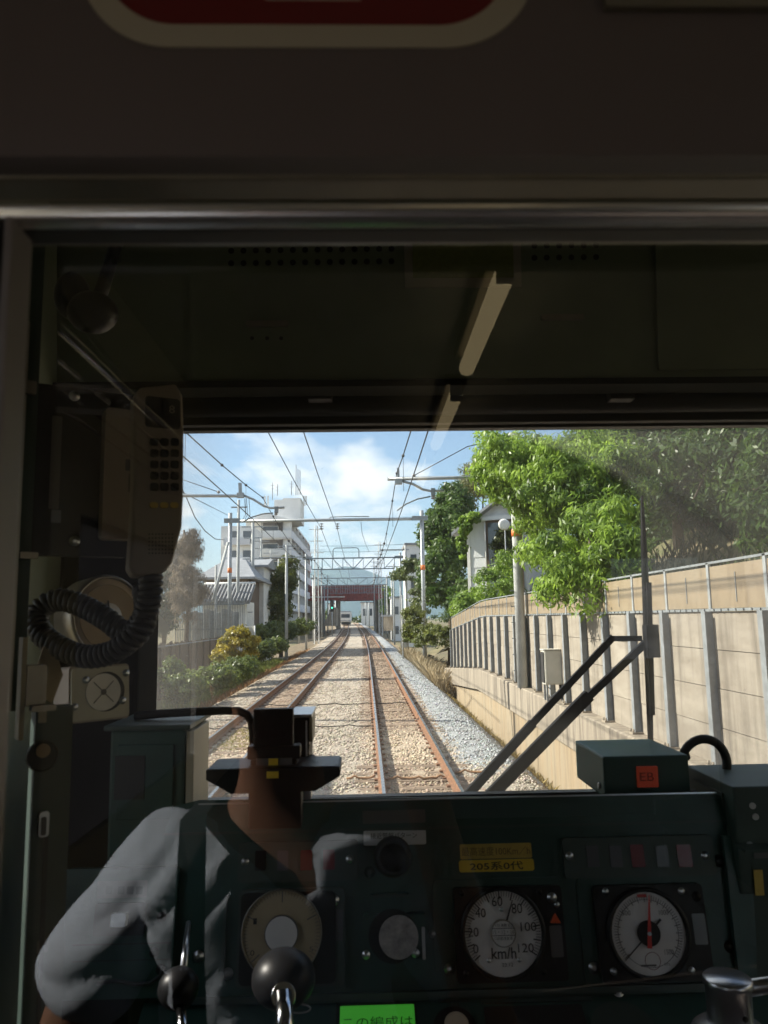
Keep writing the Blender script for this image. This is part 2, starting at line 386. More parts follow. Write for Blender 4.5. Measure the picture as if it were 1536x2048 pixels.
# ---- the two tracks
RAILP = [(-.0635,-.153),(.0635,-.153),(.0635,-.142),(.011,-.125),(.009,-.045),(.0325,-.035),(.0325,-.008),(.026,-.0035),(-.026,-.0035),(-.0325,-.008),(-.0325,-.035),(-.009,-.045),(-.011,-.125),(-.0635,-.142)]
def sweep(mb, prof, x0, ylist, closed=True):
    k = len(mb.v); m = len(prof)
    for y in ylist:
        for a, c in prof: mb.v.append((x0+xs(y)+a, y, c+zg(y)))
    for j in range(len(ylist)-1):
        for i in range(m if closed else m-1): mb.f.append((k+j*m+i, k+j*m+(i+1)%m, k+(j+1)*m+(i+1)%m, k+(j+1)*m+i)); mb.smooth.append(False)
    return mb
YT = [2,12,24,40] + list(range(46,262,6))
slm = MB().box((-1.0,-.115,-.30),(1.0,.115,-.166),.012).mesh('sleeper'); slm.materials.append(M_sleep)
for t, nm in ((0,'near'),(1,'other')):
    tr = empty('railway_track', kind='structure')
    for s_ in (-.567,.567):
        rl = obj('rail', sweep(MB(), RAILP, TC[t]+s_, YT), M_rust, tr)
        obj('running_surface', sweep(MB(), [(-.025,-.006),(.025,-.006),(.025,0),(-.025,0)], TC[t]+s_, YT), M_rhead, rl)
    k = 0
    for i in range(15, 300):
        y = i*.6+.0
        o = obj('sleeper', slm, None, tr); dz = -.0 if (t==1 or y<14.5 or y>19) else -.03
        o.location = (TC[t]+xs(y)+random.uniform(-.03,.03), y, zg(y)+dz+random.uniform(-.012,.004)); o.rotation_euler = (random.uniform(-.02,.02), random.uniform(-.006,.006), random.uniform(-.015,.015))
    # fastening plates beside each rail, as far as they can be seen
    for i in range(15, 60):
        for s_ in (-.567,.567):
            fm = bpy.data.meshes.get('rail_clip') or MB().box((-.12,-.055,-.168),(-.045,.055,-.135),.008).box((.045,-.055,-.168),(.12,.055,-.135),.008).mesh('rail_clip')
            if not fm.materials: fm.materials.append(M_rust)
            o = obj('rail_clip', fm, None, tr); o.location = (TC[t]+s_, i*.6, 0)
# bond cables lying across the tracks
def cable(pts, r, label, mat=M_cable):
    o = obj('bond_cable', MB().tube(pts, r, 6), mat); return tag(o, label, 'cable', 'bond cables lying across the tracks')
def drape(x0, x1, y, n=26, a=.04, z=-.15):
    return [(x0+(x1-x0)*i/(n-1), y+a*math.sin(i*.7)+random.uniform(-.02,.02), z+(.035 if i%5==2 else 0)+random.uniform(0,.012)) for i in range(n)]
cable(drape(-4.3,.1,19.6), .014, 'dark bond cable crossing both tracks nearest of the two far cables', M_blackc)
cable(drape(-3.4,1.6,24.6), .014, 'dark bond cable crossing both tracks, farther of the pair', M_blackc)
cable(drape(.35,1.28,13.2,14,.03), .02, 'rusty bond cable sagging between the rails of the near track')
cable(drape(-3.3,-2.35,11.9,12,.05), .022, 'rusty orange cable sagging between the rails of the other track')
cable(drape(-4.2,-3.5,11.9,8,.03), .02, 'short rusty cable outside the far rail of the other track')
cable(drape(-.35,.12,13.3,8,.01), .02, 'short pale cable beside the near track, on the middle ballast')
cable(drape(1.5,2.1,13.6,8,.02), .02, 'short pale cable beside the near track, on the wall side')
# channel cover line beside the wall foot
obj('drain_channel', MB().box((3.35,6,-.93),(3.47,34,-.83)), M_ledge, kind='structure')

# ---- retaining wall with noise barrier
WX = 3.94; SP = 1.26; D0 = 8.66
def lz(y): return .80 if y < 25.8 else .80-.64*(y-25.8)/10.7
M_postg = material('post_zinc', (.27,.29,.305), .55, .2, var=.2, scale=7)
rw = empty('retaining_wall', 'weathered concrete retaining wall with overhanging ledge beside the near track', 'wall', loc=(3.7,20,-1))
RWL = Vector((3.7,20,-1))
y = 3.0; edges = [3.0,6.9,10.8,14.7,18.6,22.4,25.8,30.0,33.4,36.6]
for a, c in zip(edges, edges[1:]):
    m = MB(); a_, c_ = a+.006, c-.006; f=.66
    poly = [(3.66,0),(3.685,.02),(4.25,.02),(4.25,-f),(3.66,-f)]
    vs_ = [(x, a_, lz(a_)+z-.02) for x,z in poly]+[(x, c_, lz(c_)+z-.02) for x,z in poly]; k=len(poly)
    m.add(vs_, [tuple(range(k)),tuple(range(2*k-1,k-1,-1))]+[(i,(i+1)%k,k+(i+1)%k,k+i) for i in range(k)])
    obj('ledge_block', at(RWL,m), M_ledge, rw).location = (0,0,0)
yy = D0-4*SP
while yy < 35.5:
    m = MB().box((3.78+random.uniform(-.006,.006), yy+.006, -1.15),(3.9, yy+SP-.006, min(lz(yy),lz(yy+SP))-.67))
    obj('facing_slab', at(RWL,m), M_face, rw); yy += SP
nb = empty('noise_barrier', 'concrete plank noise barrier topped with tan panels, steel posts every bay', 'barrier', loc=(WX,20,.8))
NBL = Vector((WX,20,.8)); HB = 1.70; HT = .50
def H(y0,y1,z0a,z0b,z1a,z1b,x0,x1):   # block following the ledge's slope
    return MB().add([(x0,y0,z0a),(x1,y0,z0a),(x1,y1,z0b),(x0,y1,z0b),(x0,y0,z1a),(x1,y0,z1a),(x1,y1,z1b),(x0,y1,z1b)],
        [(0,3,2,1),(4,5,6,7),(0,1,5,4),(1,2,6,5),(2,3,7,6),(3,0,4,7)])
for k in range(-5, 22):
    y = D0+k*SP; z = lz(y); z2 = lz(y+SP)
    m = MB().box((WX-.135,y-.05,z),(WX-.123,y+.05,z+HB)).box((WX-.123,y-.005,z),(WX+.05,y+.005,z+HB)).box((WX+.05,y-.05,z),(WX+.062,y+.05,z+HB))
    p = obj('post', at(NBL,m), M_postg, nb)
    obj('base_plate', at(NBL, MB().box((WX-.19,y-.09,z),(WX+.08,y+.09,z+.025)).lathe([(.014,0),(.014,.05)],(WX-.165,y-.06,z+.02),seg=6).lathe([(.014,0),(.014,.05)],(WX-.165,y+.06,z+.02),seg=6)), M_ledge, p)
    m = MB().box((WX-.05,y-.028,z+HB+.01),(WX-.02,y+.028,z+HB+HT+.05))
    obj('upper_post', at(NBL,m), M_galv, nb)
    if k == 21: break
    for q in range(4):
        a, c = q*HB/4+.004, (q+1)*HB/4-.004; j = random.uniform(-.006,.006)
        obj('concrete_plank', at(NBL, H(y+.008,y+SP-.008, z+a, z2+a, z+c, z2+c, WX-.03+j, WX+.045+j)), M_conc, nb)
    obj('tan_panel', at(NBL, H(y+.03,y+SP-.03, z+HB+.035, z2+HB+.035, z+HB+HT, z2+HB+HT, WX-.035, WX-.02)), M_tan, nb)
    obj('panel_strip', at(NBL, H(y+SP/2-.006,y+SP/2+.006, z+HB+.1, (z+z2)/2+HB+.1, z+HB+HT-.09, (z+z2)/2+HB+HT-.09, WX-.043, WX-.036)), M_galvd, nb)
    obj('lower_rail', at(NBL, H(y,y+SP, z+HB, z2+HB, z+HB+.03, z2+HB+.03, WX-.06, WX)), M_galvd, nb)
    obj('top_rail', at(NBL, H(y,y+SP, z+HB+HT+.03, z2+HB+HT+.03, z+HB+HT+.055, z2+HB+HT+.055, WX-.05, WX-.01)), M_galvd, nb)
    mm = MB()
    for q in range(7): mm.box((WX-.075, y+.1+q*.17, z+HB+.004+(z2-z)*(.1+q*.17)/SP),(WX-.06, y+.125+q*.17, z+HB+.028+(z2-z)*(.1+q*.17)/SP))
    if y < 20: obj('rail_bolts', at(NBL, mm), M_galvd, nb, kind='stuff')
# hillside behind the wall
hs = MB(); HX = [4.02,4.6,6,9,14,24,40]; HY = list(range(-6,70,4))
def hz(x,y): return max(-1.1, min(1.9 + (x-4)*.55, 7.5) - max(0,(y-25))*.075 + .25*math.sin(x*1.3+y*.7))
for y in HY:
    for x in HX: hs.v.append((x,y,hz(x,y) if x>4.1 else min(hz(x,y), lz(y)+1.2)))
w=len(HX)
for j in range(len(HY)-1):
    for i in range(w-1): hs.f.append((j*w+i,j*w+i+1,(j+1)*w+i+1,(j+1)*w+i)); hs.smooth.append(True)
for y in (HY[0],): pass
obj('hillside', hs, M_soil, kind='structure')
# signal equipment box on the ledge
o = P(1095,1395,15.7); o = Vector((3.80,15.7,.80))
eb = empty('equipment_box', 'pale grey equipment box on steel legs in front of noise barrier', 'equipment box', loc=o)
obj('housing', MB().box((-.23,-.14,.32),(.23,.16,1.0),.012), M_cab, eb)
obj('door', MB().box((-.215,-.155,.345),(.215,-.143,.985),.006), M_cab, eb)
obj('roof_cap', MB().box((-.25,-.17,1.0),(.25,.18,1.018)), M_cab, eb)
obj('hinge_side', MB().box((-.25,-.12,.36),(-.232,.1,.96)), M_blackc, eb)
for x in (-.19,.19):
    for y in (-.1,.12): obj('leg', MB().bar((x,y,0),(x,y,.32),.035), M_galvd, eb)
obj('cross_brace', MB().bar((-.19,-.1,.04),(.19,-.1,.28),.02).bar((.19,-.11,.04),(-.19,-.11,.28),.02), M_galvd, eb)
obj('cable_pipe', MB().tube([(.1,0,.33),(.1,-.02,.1),(.1,-.16,.02),(.1,-.19,-.5)],.03), M_blackc, eb)

# ---- overhead line supports
def insulator(c, d, n=4, r=.075, ln=.34):
    c = Vector(c); d = Vector(d).normalized(); m = MB(); q = d.to_track_quat('Z','Y').to_matrix()
    pr = [(.02,0)]
    for i in range(n): h0 = ln*(i+.2)/n; pr += [(.022,h0),(r,h0+.02),(r*.9,h0+.045),(.022,h0+.05)]
    pr += [(.02,ln)]; m.lathe(pr,seg=10); m.v = [tuple(c+q@Vector(p)) for p in m.v]; return m
def pole(root, x, y, z0, z1, r, mat=M_galv, band=None, r2=None):
    obj('pole', MB().tube([(x,y,z0),(x,y,z1)],[r, r2 or r*.85],14), mat, root)
    if band:
        for bz, bh, bm in band: obj('band', MB().lathe([(r*1.02,0),(r*1.02,bh)],(x,y,bz),seg=14), bm, root)
def zof(u,v,y): return P(u,v,y).z
def xof(u,v,y): return P(u,v,y).x
Y1 = 18.6
c1 = empty('bracket_mast', 'grey overhead line mast on the ledge, its arm reaching out from leafy branches', 'mast')
xp = 3.72; pole(c1, xp, Y1, .8, 7.0, .125, M_polec, [(zof(1040,1066,Y1)-.08,.16,M_orange)])
for k in range(6): obj('step_bolt', MB().bar((xp-.12,Y1,1.2+k*.38),(xp-.21,Y1,1.2+k*.38),.02), M_galvd, c1)
A, B = P(775,958,Y1), Vector((xp,Y1,zof(985,954,Y1)))
obj('arm', MB().tube([A,B],.045,10), M_galv, c1)
q = P(797,962,Y1); obj('arm_bracket', MB().box(q+Vector((-.09,-.07,-.08)),q+Vector((.09,.07,.05))).bar(q,P(796,936,Y1),.06), M_galv, c1)
obj('steady_arm', MB().tube([P(803,962,Y1),P(826,968,Y1),P(846,979,Y1),P(862,982,Y1),P(888,981,Y1)],.032,10), M_galv, c1)
q = P(866,980,Y1); obj('clamp', MB().box(q+Vector((-.05,-.05,-.14)),q+Vector((.05,.05,.04))), M_galvd, c1)
obj('insulator', insulator(P(866,986,Y1),(0,0,-1),3,.05,.14), M_insul, c1)
obj('pull_off_rod', MB().tube([P(861,993,Y1),P(835,998,Y1),P(812,1008,Y1),P(794,1021,Y1)],.018,8), M_galvd, c1)
obj('stay_wire', MB().tube([P(828,951,Y1),P(935,893,Y1),Vector((xp,Y1,6.9))],.012,6), M_wire, c1)
obj('stay_insulator', MB().sphere(P(828,951,Y1),.045,8), M_insul, c1)
Y2 = 22.0
c2 = empty('bracket_mast', 'pale overhead line mast half hidden behind handset, arm over the other track', 'mast')
xp2 = -6.6; pole(c2, xp2, Y2, -.7, 8.4, .13, M_polec)
A, B = P(487,992,Y2), Vector((xp2,Y2,zof(362,990,Y2)))
obj('arm', MB().tube([A,B],.045,10), M_galv, c2)
q = P(481,990,Y2); obj('arm_bracket', MB().box(q+Vector((-.1,-.07,-.08)),q+Vector((.1,.07,.06))).bar(q,P(480,966,Y2),.09), M_galv, c2)
obj('steady_arm', MB().tube([P(486,990,Y2),P(507,999,Y2),P(528,1012,Y2),P(541,1016,Y2),P(569,1015,Y2)],.034,10), M_galv, c2)
q = P(553,1016,Y2); obj('clamp', MB().box(q+Vector((-.05,-.05,-.14)),q+Vector((.05,.05,.04))), M_galvd, c2)
obj('insulator', insulator(P(552,1020,Y2),(0,0,-1),3,.05,.14), M_insul, c2)
obj('pull_off_rod', MB().tube([P(546,1026,Y2),P(524,1028,Y2),P(505,1034,Y2),P(483,1045,Y2)],.02,8), M_galvd, c2)
obj('stay_wire', MB().tube([P(362,958,Y2),P(437,984,Y2)],.012,6), M_wire, c2)
obj('stay_insulator', MB().sphere(P(437,984,Y2),.05,8), M_insul, c2)
for k,u in enumerate((489,493,498)): obj('hanger_loop', MB().tube([P(u,997,Y2),P(u+1,1012,Y2),P(u+2,1030,Y2),P(u-4,1040,Y2)],.008,5), M_wire, c2)

def gantry(y, uL, uR, vT, name_label, truss=0, zbaseL=-.6, zbaseR=-.6, rp=.12, bands=True, hoop=None, vB=None):
    root = empty('overhead_gantry', name_label, 'gantry', loc=(xs(y),y,0)); L = Vector((xs(y),y,0))
    xl, xr = xof(uL,1100,y), xof(uR,1100,y); zt = zof((uL+uR)/2, vT, y)
    def part(nm, mb, mat): return obj(nm, at(L,mb), mat, root)
    for x, zb, s_ in ((xl,zbaseL,-1),(xr,zbaseR,1)):
        zb += zg(y); part('pole', MB().tube([(x,y,zb),(x,y,zt+.5)],[rp,rp*.9],12), M_galv)
        if bands: part('band', MB().lathe([(rp*1.03,0),(rp*1.03,.3)],(x,y,zof(845,1140,y)+.0),seg=12), M_orange)
        part('clamp_plate', MB().box((x-.35 if s_<0 else x-.6,y-.16,zt-.12),(x+.6 if s_<0 else x+.35,y-.11,zt+.16)), M_galvd)
    if not truss: part('beam', MB().tube([(xl,y,zt),(xr,y,zt)],.095,12), M_galv)
    else:
        zb_ = zof((uL+uR)/2, vB, y)
        for yo in (-.35,.35):
            part('top_chord', MB().bar((xl,y+yo,zt),(xr,y+yo,zt),.075), M_gant); part('bottom_chord', MB().bar((xl+.6,y+yo,zb_),(xr-.6,y+yo,zb_),.07), M_gant)
            n = truss
            for i in range(n+1):
                x = xl+.6+(xr-xl-1.2)*i/n; part('strut', MB().bar((x,y+yo,zb_),(x,y+yo,zt),.045), M_gant)
                if i < n:
                    x2 = xl+.6+(xr-xl-1.2)*(i+1)/n; up = (i < n/2)
                    part('diagonal', MB().bar((x,y+yo,zt if up else zb_),(x2,y+yo,zb_ if up else zt),.045), M_gant)
    if hoop:
        h0,h1,h2 = hoop; a,c = P(h0,vT,y), P(h1,vT,y); hh = zof(h0,h2,y)
        part('hoop', MB().tube([a,(a.x,y,hh-.25),(a.x+.12,y,hh-.06),(a.x+.3,y,hh),(c.x-.3,y,hh),(c.x-.12,y,hh-.06),(c.x,y,hh-.25),c],.05,8), M_gant)
    return root, L, zt
G1,L1,Z1 = gantry(46, 460, 845, 1040, 'single pipe gantry on two grey poles with orange bands, nearest of three', zbaseL=-.7, zbaseR=-.9, rp=.13)
for u in (643,675):
    q = P(u,1046,46); obj('insulator', at(L1, insulator(q,(0,0,-1),3,.13,.42)), M_insul, G1)
obj('yellow_band', at(L1, MB().lathe([(.135,0),(.135,1.6)],(xof(460,1100,46),46,-.6),seg=14)), M_yellow, G1)
obj('jumper_tube', at(L1, MB().tube([P(655,1040,46),P(662,1034,46),P(700,1033,46),P(738,1033,46)],.03,6)), M_galvd, G1)
G2,L2,Z2 = gantry(80, 612, 800, 1116, 'blue grey truss gantry with rounded hoop on top, middle of three', 8, vB=1138, hoop=(666,718,1096), bands=False, zbaseL=-.6, zbaseR=-.6)
G3,L3,Z3 = gantry(112, 626, 782, 1156, 'blue grey truss gantry just in front of the red bridge', 7, vB=1170, bands=False)
G4,L4,Z4 = gantry(142, 648, 768, 1176, 'far thin truss gantry against the red bridge', 6, vB=1186, bands=False, rp=.1)

# lattice masts and other poles
def lattice(u, y, vT, label, w=.5):
    x = xof(u,1150,y); z0, z1 = -.6+zg(y), zof(u,vT,y)
    root = empty('lattice_mast', label, 'mast', loc=(x,y,z0))
    for a in (-1,1):
        for c in (-1,1): obj('leg', MB().bar((a*w/2,c*w/2,0),(a*w/2*.6,c*w/2*.6,z1-z0),.07), M_white, root)
    n = int((z1-z0)/.9)
    for i in range(n):
        f0, f1 = 1-.4*i/n, 1-.4*(i+1)/n; h0,h1 = (z1-z0)*i/n,(z1-z0)*(i+1)/n
        s_ = 1 if i%2 else -1
        obj('lacing', MB().bar((-s_*w/2*f0,-w/2*f0,h0),(s_*w/2*f1,-w/2*f1,h1),.05).bar((-w/2*f1,-w/2*f1,h1),(w/2*f1,-w/2*f1,h1),.04), M_white, root)
    for i in range(3): obj('crossarm', MB().bar((-.9,0,(z1-z0)*(.97-.1*i)),(.9,0,(z1-z0)*(.97-.1*i)),.08), M_white, root)
    return root
lattice(633, 96, 1052, 'tall white lattice mast standing beside the apartment block', .55)
lattice(760, 132, 1084, 'white lattice mast beside the near track in front of the bridge', .6)
def plainpole(u, vT, y, label, z0=-.7, r=.13, arms=(), cat='pole', mat=M_polec, bandv=None):
    x = xof(u,1150,y); z0 += zg(y); z1 = zof(u,vT,y); root = empty('line_pole', label, cat, loc=(x,y,z0))
    obj('pole', MB().tube([(0,0,0),(0,0,z1-z0)],[r,r*.75],12), mat, root)
    for (a, c, dz) in arms: obj('crossarm', MB().bar((a,0,z1-z0-dz),(c,0,z1-z0-dz),.09), M_galv, root)
    return root, x, z1
plainpole(573,1090,59,'grey line pole with double crossarm and long bracket before apartment block', arms=((-.7,.8,.1),(-2.1,2.0,.95)))
plainpole(557,1118,75,'thin pale pole in front of round leafy tree', r=.1, arms=())
plainpole(505,1044,62,'tall concrete utility pole with transformer behind the house', r=.17, arms=((-.9,.9,.4),(-.7,.7,1.3),(-.8,.8,3.0)))
plainpole(476,1000,52,'slim pole rising behind the gantry pole beside the house', r=.12, arms=((-.5,.6,.5),(-.6,1.0,7.6)))
plainpole(787,1128,92,'slim pole by the near track, thinnest of those by the vine bush', r=.1, arms=((-.9,.6,.3),))
plainpole(773,1150,122,'pale pole close to the bridge abutment', r=.11)
plainpole(812,1090,66,'pale pole rising out of the vine bush beside gantry pole', r=.12, arms=((-2.2,.3,.4),))
plainpole(803,1190,52,'short post standing in the dry grass', r=.06)
plainpole(627,1160,104,'short pale pole at the foot of the lattice mast', r=.1)
for u_, vT_, y_, lab_ in ((522,1075,84,'slim utility pole against the apartment end wall'),(541,1100,98,'utility pole with short crossarms before the balconies'),(598,1120,102,'thin pole at the apartment corner'),(643,1135,128,'thin pole between lattice mast and hooped gantry'),(748,1120,150,'thin pole rising above the bridge deck by the near track'),(655,1150,160,'short pole at the bridge end by the signal')):
    plainpole(u_, vT_, y_, lab_, r=.12, arms=((-.9,.9,.4),(-.7,.7,1.2)))
plainpole(432,1130,45,'short slim post beside the leaning stay of gantry pole', r=.09)
st = obj('leaning_stay', MB().tube([P(456,1085,45.2),P(425,1205,43)],.09,8), M_polec); tag(st,'pale strut leaning against the gantry pole','strut')

# ---- wires
def catenary(x_of, hm, label, name, sup, r=.011, sag=0.0, mat=M_wire, y0=-3.0, y1=170, group=None, balls=0, drop=None):
    pts = []; ss = [s_ for s_ in sup]
    for a, c in zip(ss, ss[1:]):
        n = 9
        for i in range(n):
            y = a+(c-a)*i/n; t = (y-a)/(c-a)
            pts.append(Vector((x_of(y)+xs(y), y, hm(y) + zg(y) - sag*4*t*(1-t))))
    pts.append(Vector((x_of(ss[-1])+xs(ss[-1]), ss[-1], hm(ss[-1])+zg(ss[-1]))))
    root = empty(name, label, 'wire', group)
    obj('strand', MB().tube(pts, r, 6), mat, root)
    if balls:
        for p in pts:
            if 5 < p.y < 75: obj('clamp', MB().sphere(p,.034 if p.y<30 else .05,8), M_wire, root)
    if drop:
        for p in pts[2::2]:
            if 6 < p.y < 60 and p.z-drop > .15: obj('dropper', MB().tube([p,(p.x,p.y,drop)],.005,4), M_wire, root)
    return root
zz = lambda c, amp: (lambda y: c + amp*math.sin(y*math.pi/28))
SUP0 = [-9,18.6,46,80,112,142,175]; SUP1 = [-7,22,46,80,112,142,175]
catenary(zz(.86,.05), lambda y: 5.06, 'contact wire hanging straight over the near track', 'contact_wire', SUP0, .011)
catenary(zz(.80,.02), lambda y: 6.02, 'messenger wire with dark clamps above the near track', 'messenger_wire', SUP0, .012, .55, balls=1, drop=5.06)
catenary(zz(-2.95,.12), lambda y: 5.06, 'contact wire hanging straight over the other track', 'contact_wire', SUP1, .011)
catenary(zz(-2.95,.05), lambda y: 6.0, 'messenger wire with dark clamps above the other track', 'messenger_wire', SUP1, .012, .5, balls=1, drop=5.06)
for u, t_ in ((643,'thick feeder wire on the insulator farther from the near track'),(675,'thick feeder wire on the insulator closer to the near track')):
    q = P(u,1058,46); fx = q.x; fz = q.z
    catenary(lambda y: fx*(1+0*y), lambda y: fz, t_, 'feeder_wire', [-14,46,80,112,142,175], .016, .35)
w = obj('jumper_wire', MB().tube([P(363,975,30),P(375,1000,31),P(390,1035,33),P(410,1062,36),P(430,1078,40),P(448,1080,45)],.022,6), M_wire); tag(w,'slack jumper wire curving down to the gantry pole','wire')
w = obj('jumper_wire', MB().tube([P(722,1044,46),P(724,1065,48),P(730,1085,54),P(738,1103,62)],.014,6), M_wire); tag(w,'thin jumper wire dropping from the gantry pipe','wire')
w = obj('cross_wire', MB().tube([P(365,985,24),P(455,1030,46)],.014,6), M_wire); tag(w,'straight wire running from behind the handset to the gantry pole','wire')
for k,(a,c) in enumerate((((640,1092),(820,1088)),((520,1096),(650,1100)),((610,1103),(810,1101)))):
    w = obj('cross_wire', MB().tube([P(*a,85+6*k),P((a[0]+c[0])/2,(a[1]+c[1])/2+2,85+6*k),P(*c,85+6*k)],.02,5), M_wire); tag(w,['faint span wire above the hooped gantry','faint span wire in front of apartment balconies','lower faint span wire across both tracks'][k],'wire')
# ---- red road bridge over the tracks
YB = 172.0
br = empty('road_bridge', 'dark red girder road bridge crossing over the tracks', 'bridge', loc=(0,YB,6)); BL = Vector((0,YB,6))
def bp(nm, mb, mat, par=br): return obj(nm, at(BL,mb) if par is br else mb, mat, par)
xl, xr = xof(560,1190,YB), xof(772,1190,YB); zt, zm, zb = zof(690,1171,YB), zof(690,1189,YB), zof(690,1200,YB)
bp('girder', MB().box((xl,YB,zb),(xr,YB+.5,zm)), M_red); bp('deck', MB().box((xl,YB+.5,zb+.3),(xr,YB+9,zm)), M_red)
bp('flange', MB().box((xl,YB-.25,zb-.08),(xr,YB+.6,zb)), M_red); bp('flange', MB().box((xl,YB-.2,zm),(xr,YB+.6,zm+.1)), M_red)
bp('parapet_panel', MB().box((xl,YB+.1,zm+.1),(xr,YB+.16,zt-.15)), M_red)
n = 44; M_pink = material('pale_pink_steel', (.50,.34,.33), .6)
for i in range(n+1):
    x = xl+(xr-xl)*i/n; bp('stanchion', MB().box((x-.055,YB-.08,zm+.1),(x+.055,YB+.06,zt)), M_pink)
bp('handrail', MB().box((xl,YB-.06,zt-.12),(xr,YB+.2,zt)), M_red)
bp('pipe', MB().tube([(xof(620,1,YB),YB-.3,zof(640,1194,YB)),(xof(690,1,YB),YB-.3,zof(690,1194,YB))],.12,8), M_white)
for u in (676,752): bp('pier', MB().box((xof(u-4,1,YB),YB+.5,-.6),(xof(u+3,1,YB),YB+8,zb)), M_ledge)
bp('abutment', MB().box((xof(756,1,YB),YB+.3,-.8),(xr+3,YB+10,zb-.02)), M_ledge)
bp('abutment', MB().box((xl-2,YB+.3,-.8),(xof(646,1,YB),YB+10,zb-.02)), M_ledge)
for i in range(5): bp('cross_girder', MB().box((xof(676,1,YB),YB+1.2+i*1.6,zb-.1),(xof(752,1,YB),YB+1.5+i*1.6,zb+.3)), M_red)
# bare concrete wing slopes beside the bridge
for (u0,u1,v0,v1,yy,lab) in ((540,580,1205,1245,150,'pale sloping concrete wing wall beneath the bridge end, beside the leafy tree'),(645,672,1215,1252,140,'steep grey concrete slope at the bridge pier beside lattice mast')):
    a, c, d = P(u0,v1,yy), P(u1,v1,yy), P(u1-8,v0,yy)
    m = MB().add([a,c,(c.x,yy,d.z),(d.x,yy,d.z),(a.x,yy+12,a.z),(c.x,yy+12,c.z),(c.x,yy+12,d.z),(d.x,yy+12,d.z)],[(0,1,2,3),(7,6,5,4),(0,4,5,1),(1,5,6,2),(2,6,7,3),(3,7,4,0)])
    tag(obj('wing_wall', m, M_ledge), lab, 'wall')
# the train ahead on the other track
YTn = 214.0; xt = TC[1]+xs(YTn); zt0 = zg(YTn)
tn = empty('commuter_train', 'pale commuter train coming under the bridge on the other track', 'train', loc=(xt,YTn,zt0))
obj('body', MB().box((-1.4,0,.9),(1.4,18,3.6),.12), M_white, tn)
obj('front_window', MB().box((-1.2,-.03,2.0),(1.2,.02,3.0),.02), M_glassd, tn)
obj('lower_band', MB().box((-1.41,-.02,1.1),(1.41,.03,1.3)), M_galvd, tn)
obj('undercarriage', MB().box((-1.2,.3,.15),(1.2,17.6,.9)), M_dark, tn)
obj('roof', MB().box((-1.3,0,3.6),(1.3,18,3.85),.1), M_roof, tn)
for s_ in (-.9,.9): obj('headlight', MB().lathe([(.12,0),(.12,.06)],(s_,-.06,1.55),axis='Y',seg=10), M_white, tn)
# colour light signal
q = P(664,1213,120); sg = empty('railway_signal', 'black trackside colour light signal with green lamp before the bridge', 'signal', loc=(q.x,120,-.4))
obj('post', MB().tube([(0,0,0),(0,0,q.z+1.2)],.07,8), M_galv, sg); obj('head', MB().box((-.28,-.12,q.z-.4),(.28,.1,q.z+1.4),.05), M_blackc, sg)
obj('lamp', MB().lathe([(.12,0),(.12,.04)],(0,-.16,q.z+.2),axis='Y',seg=12), material('green_lamp',(.02,.4,.2),.3,emit=((.1,1,.6),1.2)), sg)
for k,z in enumerate((.55,.9)): obj('lens', MB().lathe([(.11,0),(.11,.04)],(0,-.16,q.z+z),axis='Y',seg=12), M_dark, sg)

# ---- buildings
def window(root, a, b, n, mat=M_glassd, frame=M_white, fr=.06):
    """a window on a wall: a,b opposite corners in the wall plane, n its outward normal axis ('-y' or '+x')"""
    a, b = Vector(a), Vector(b)
    m = MB(); d = Vector((0,-1,0)) if n=='-y' else Vector((1,0,0)) if n=='+x' else Vector((-1,0,0))
    f = MB().box(a, b+d*.05); w = obj('window', f, frame, root)
    ax = Vector((1,0,0)) if n=='-y' else Vector((0,1,0)); i = ax*fr+Vector((0,0,fr))
    lo = Vector((min(a.x,b.x),min(a.y,b.y),min(a.z,b.z))); hi = Vector((max(a.x,b.x),max(a.y,b.y),max(a.z,b.z)))
    obj('pane', MB().box(lo+i+d*.052, hi-i+d*.06), mat, w); return w
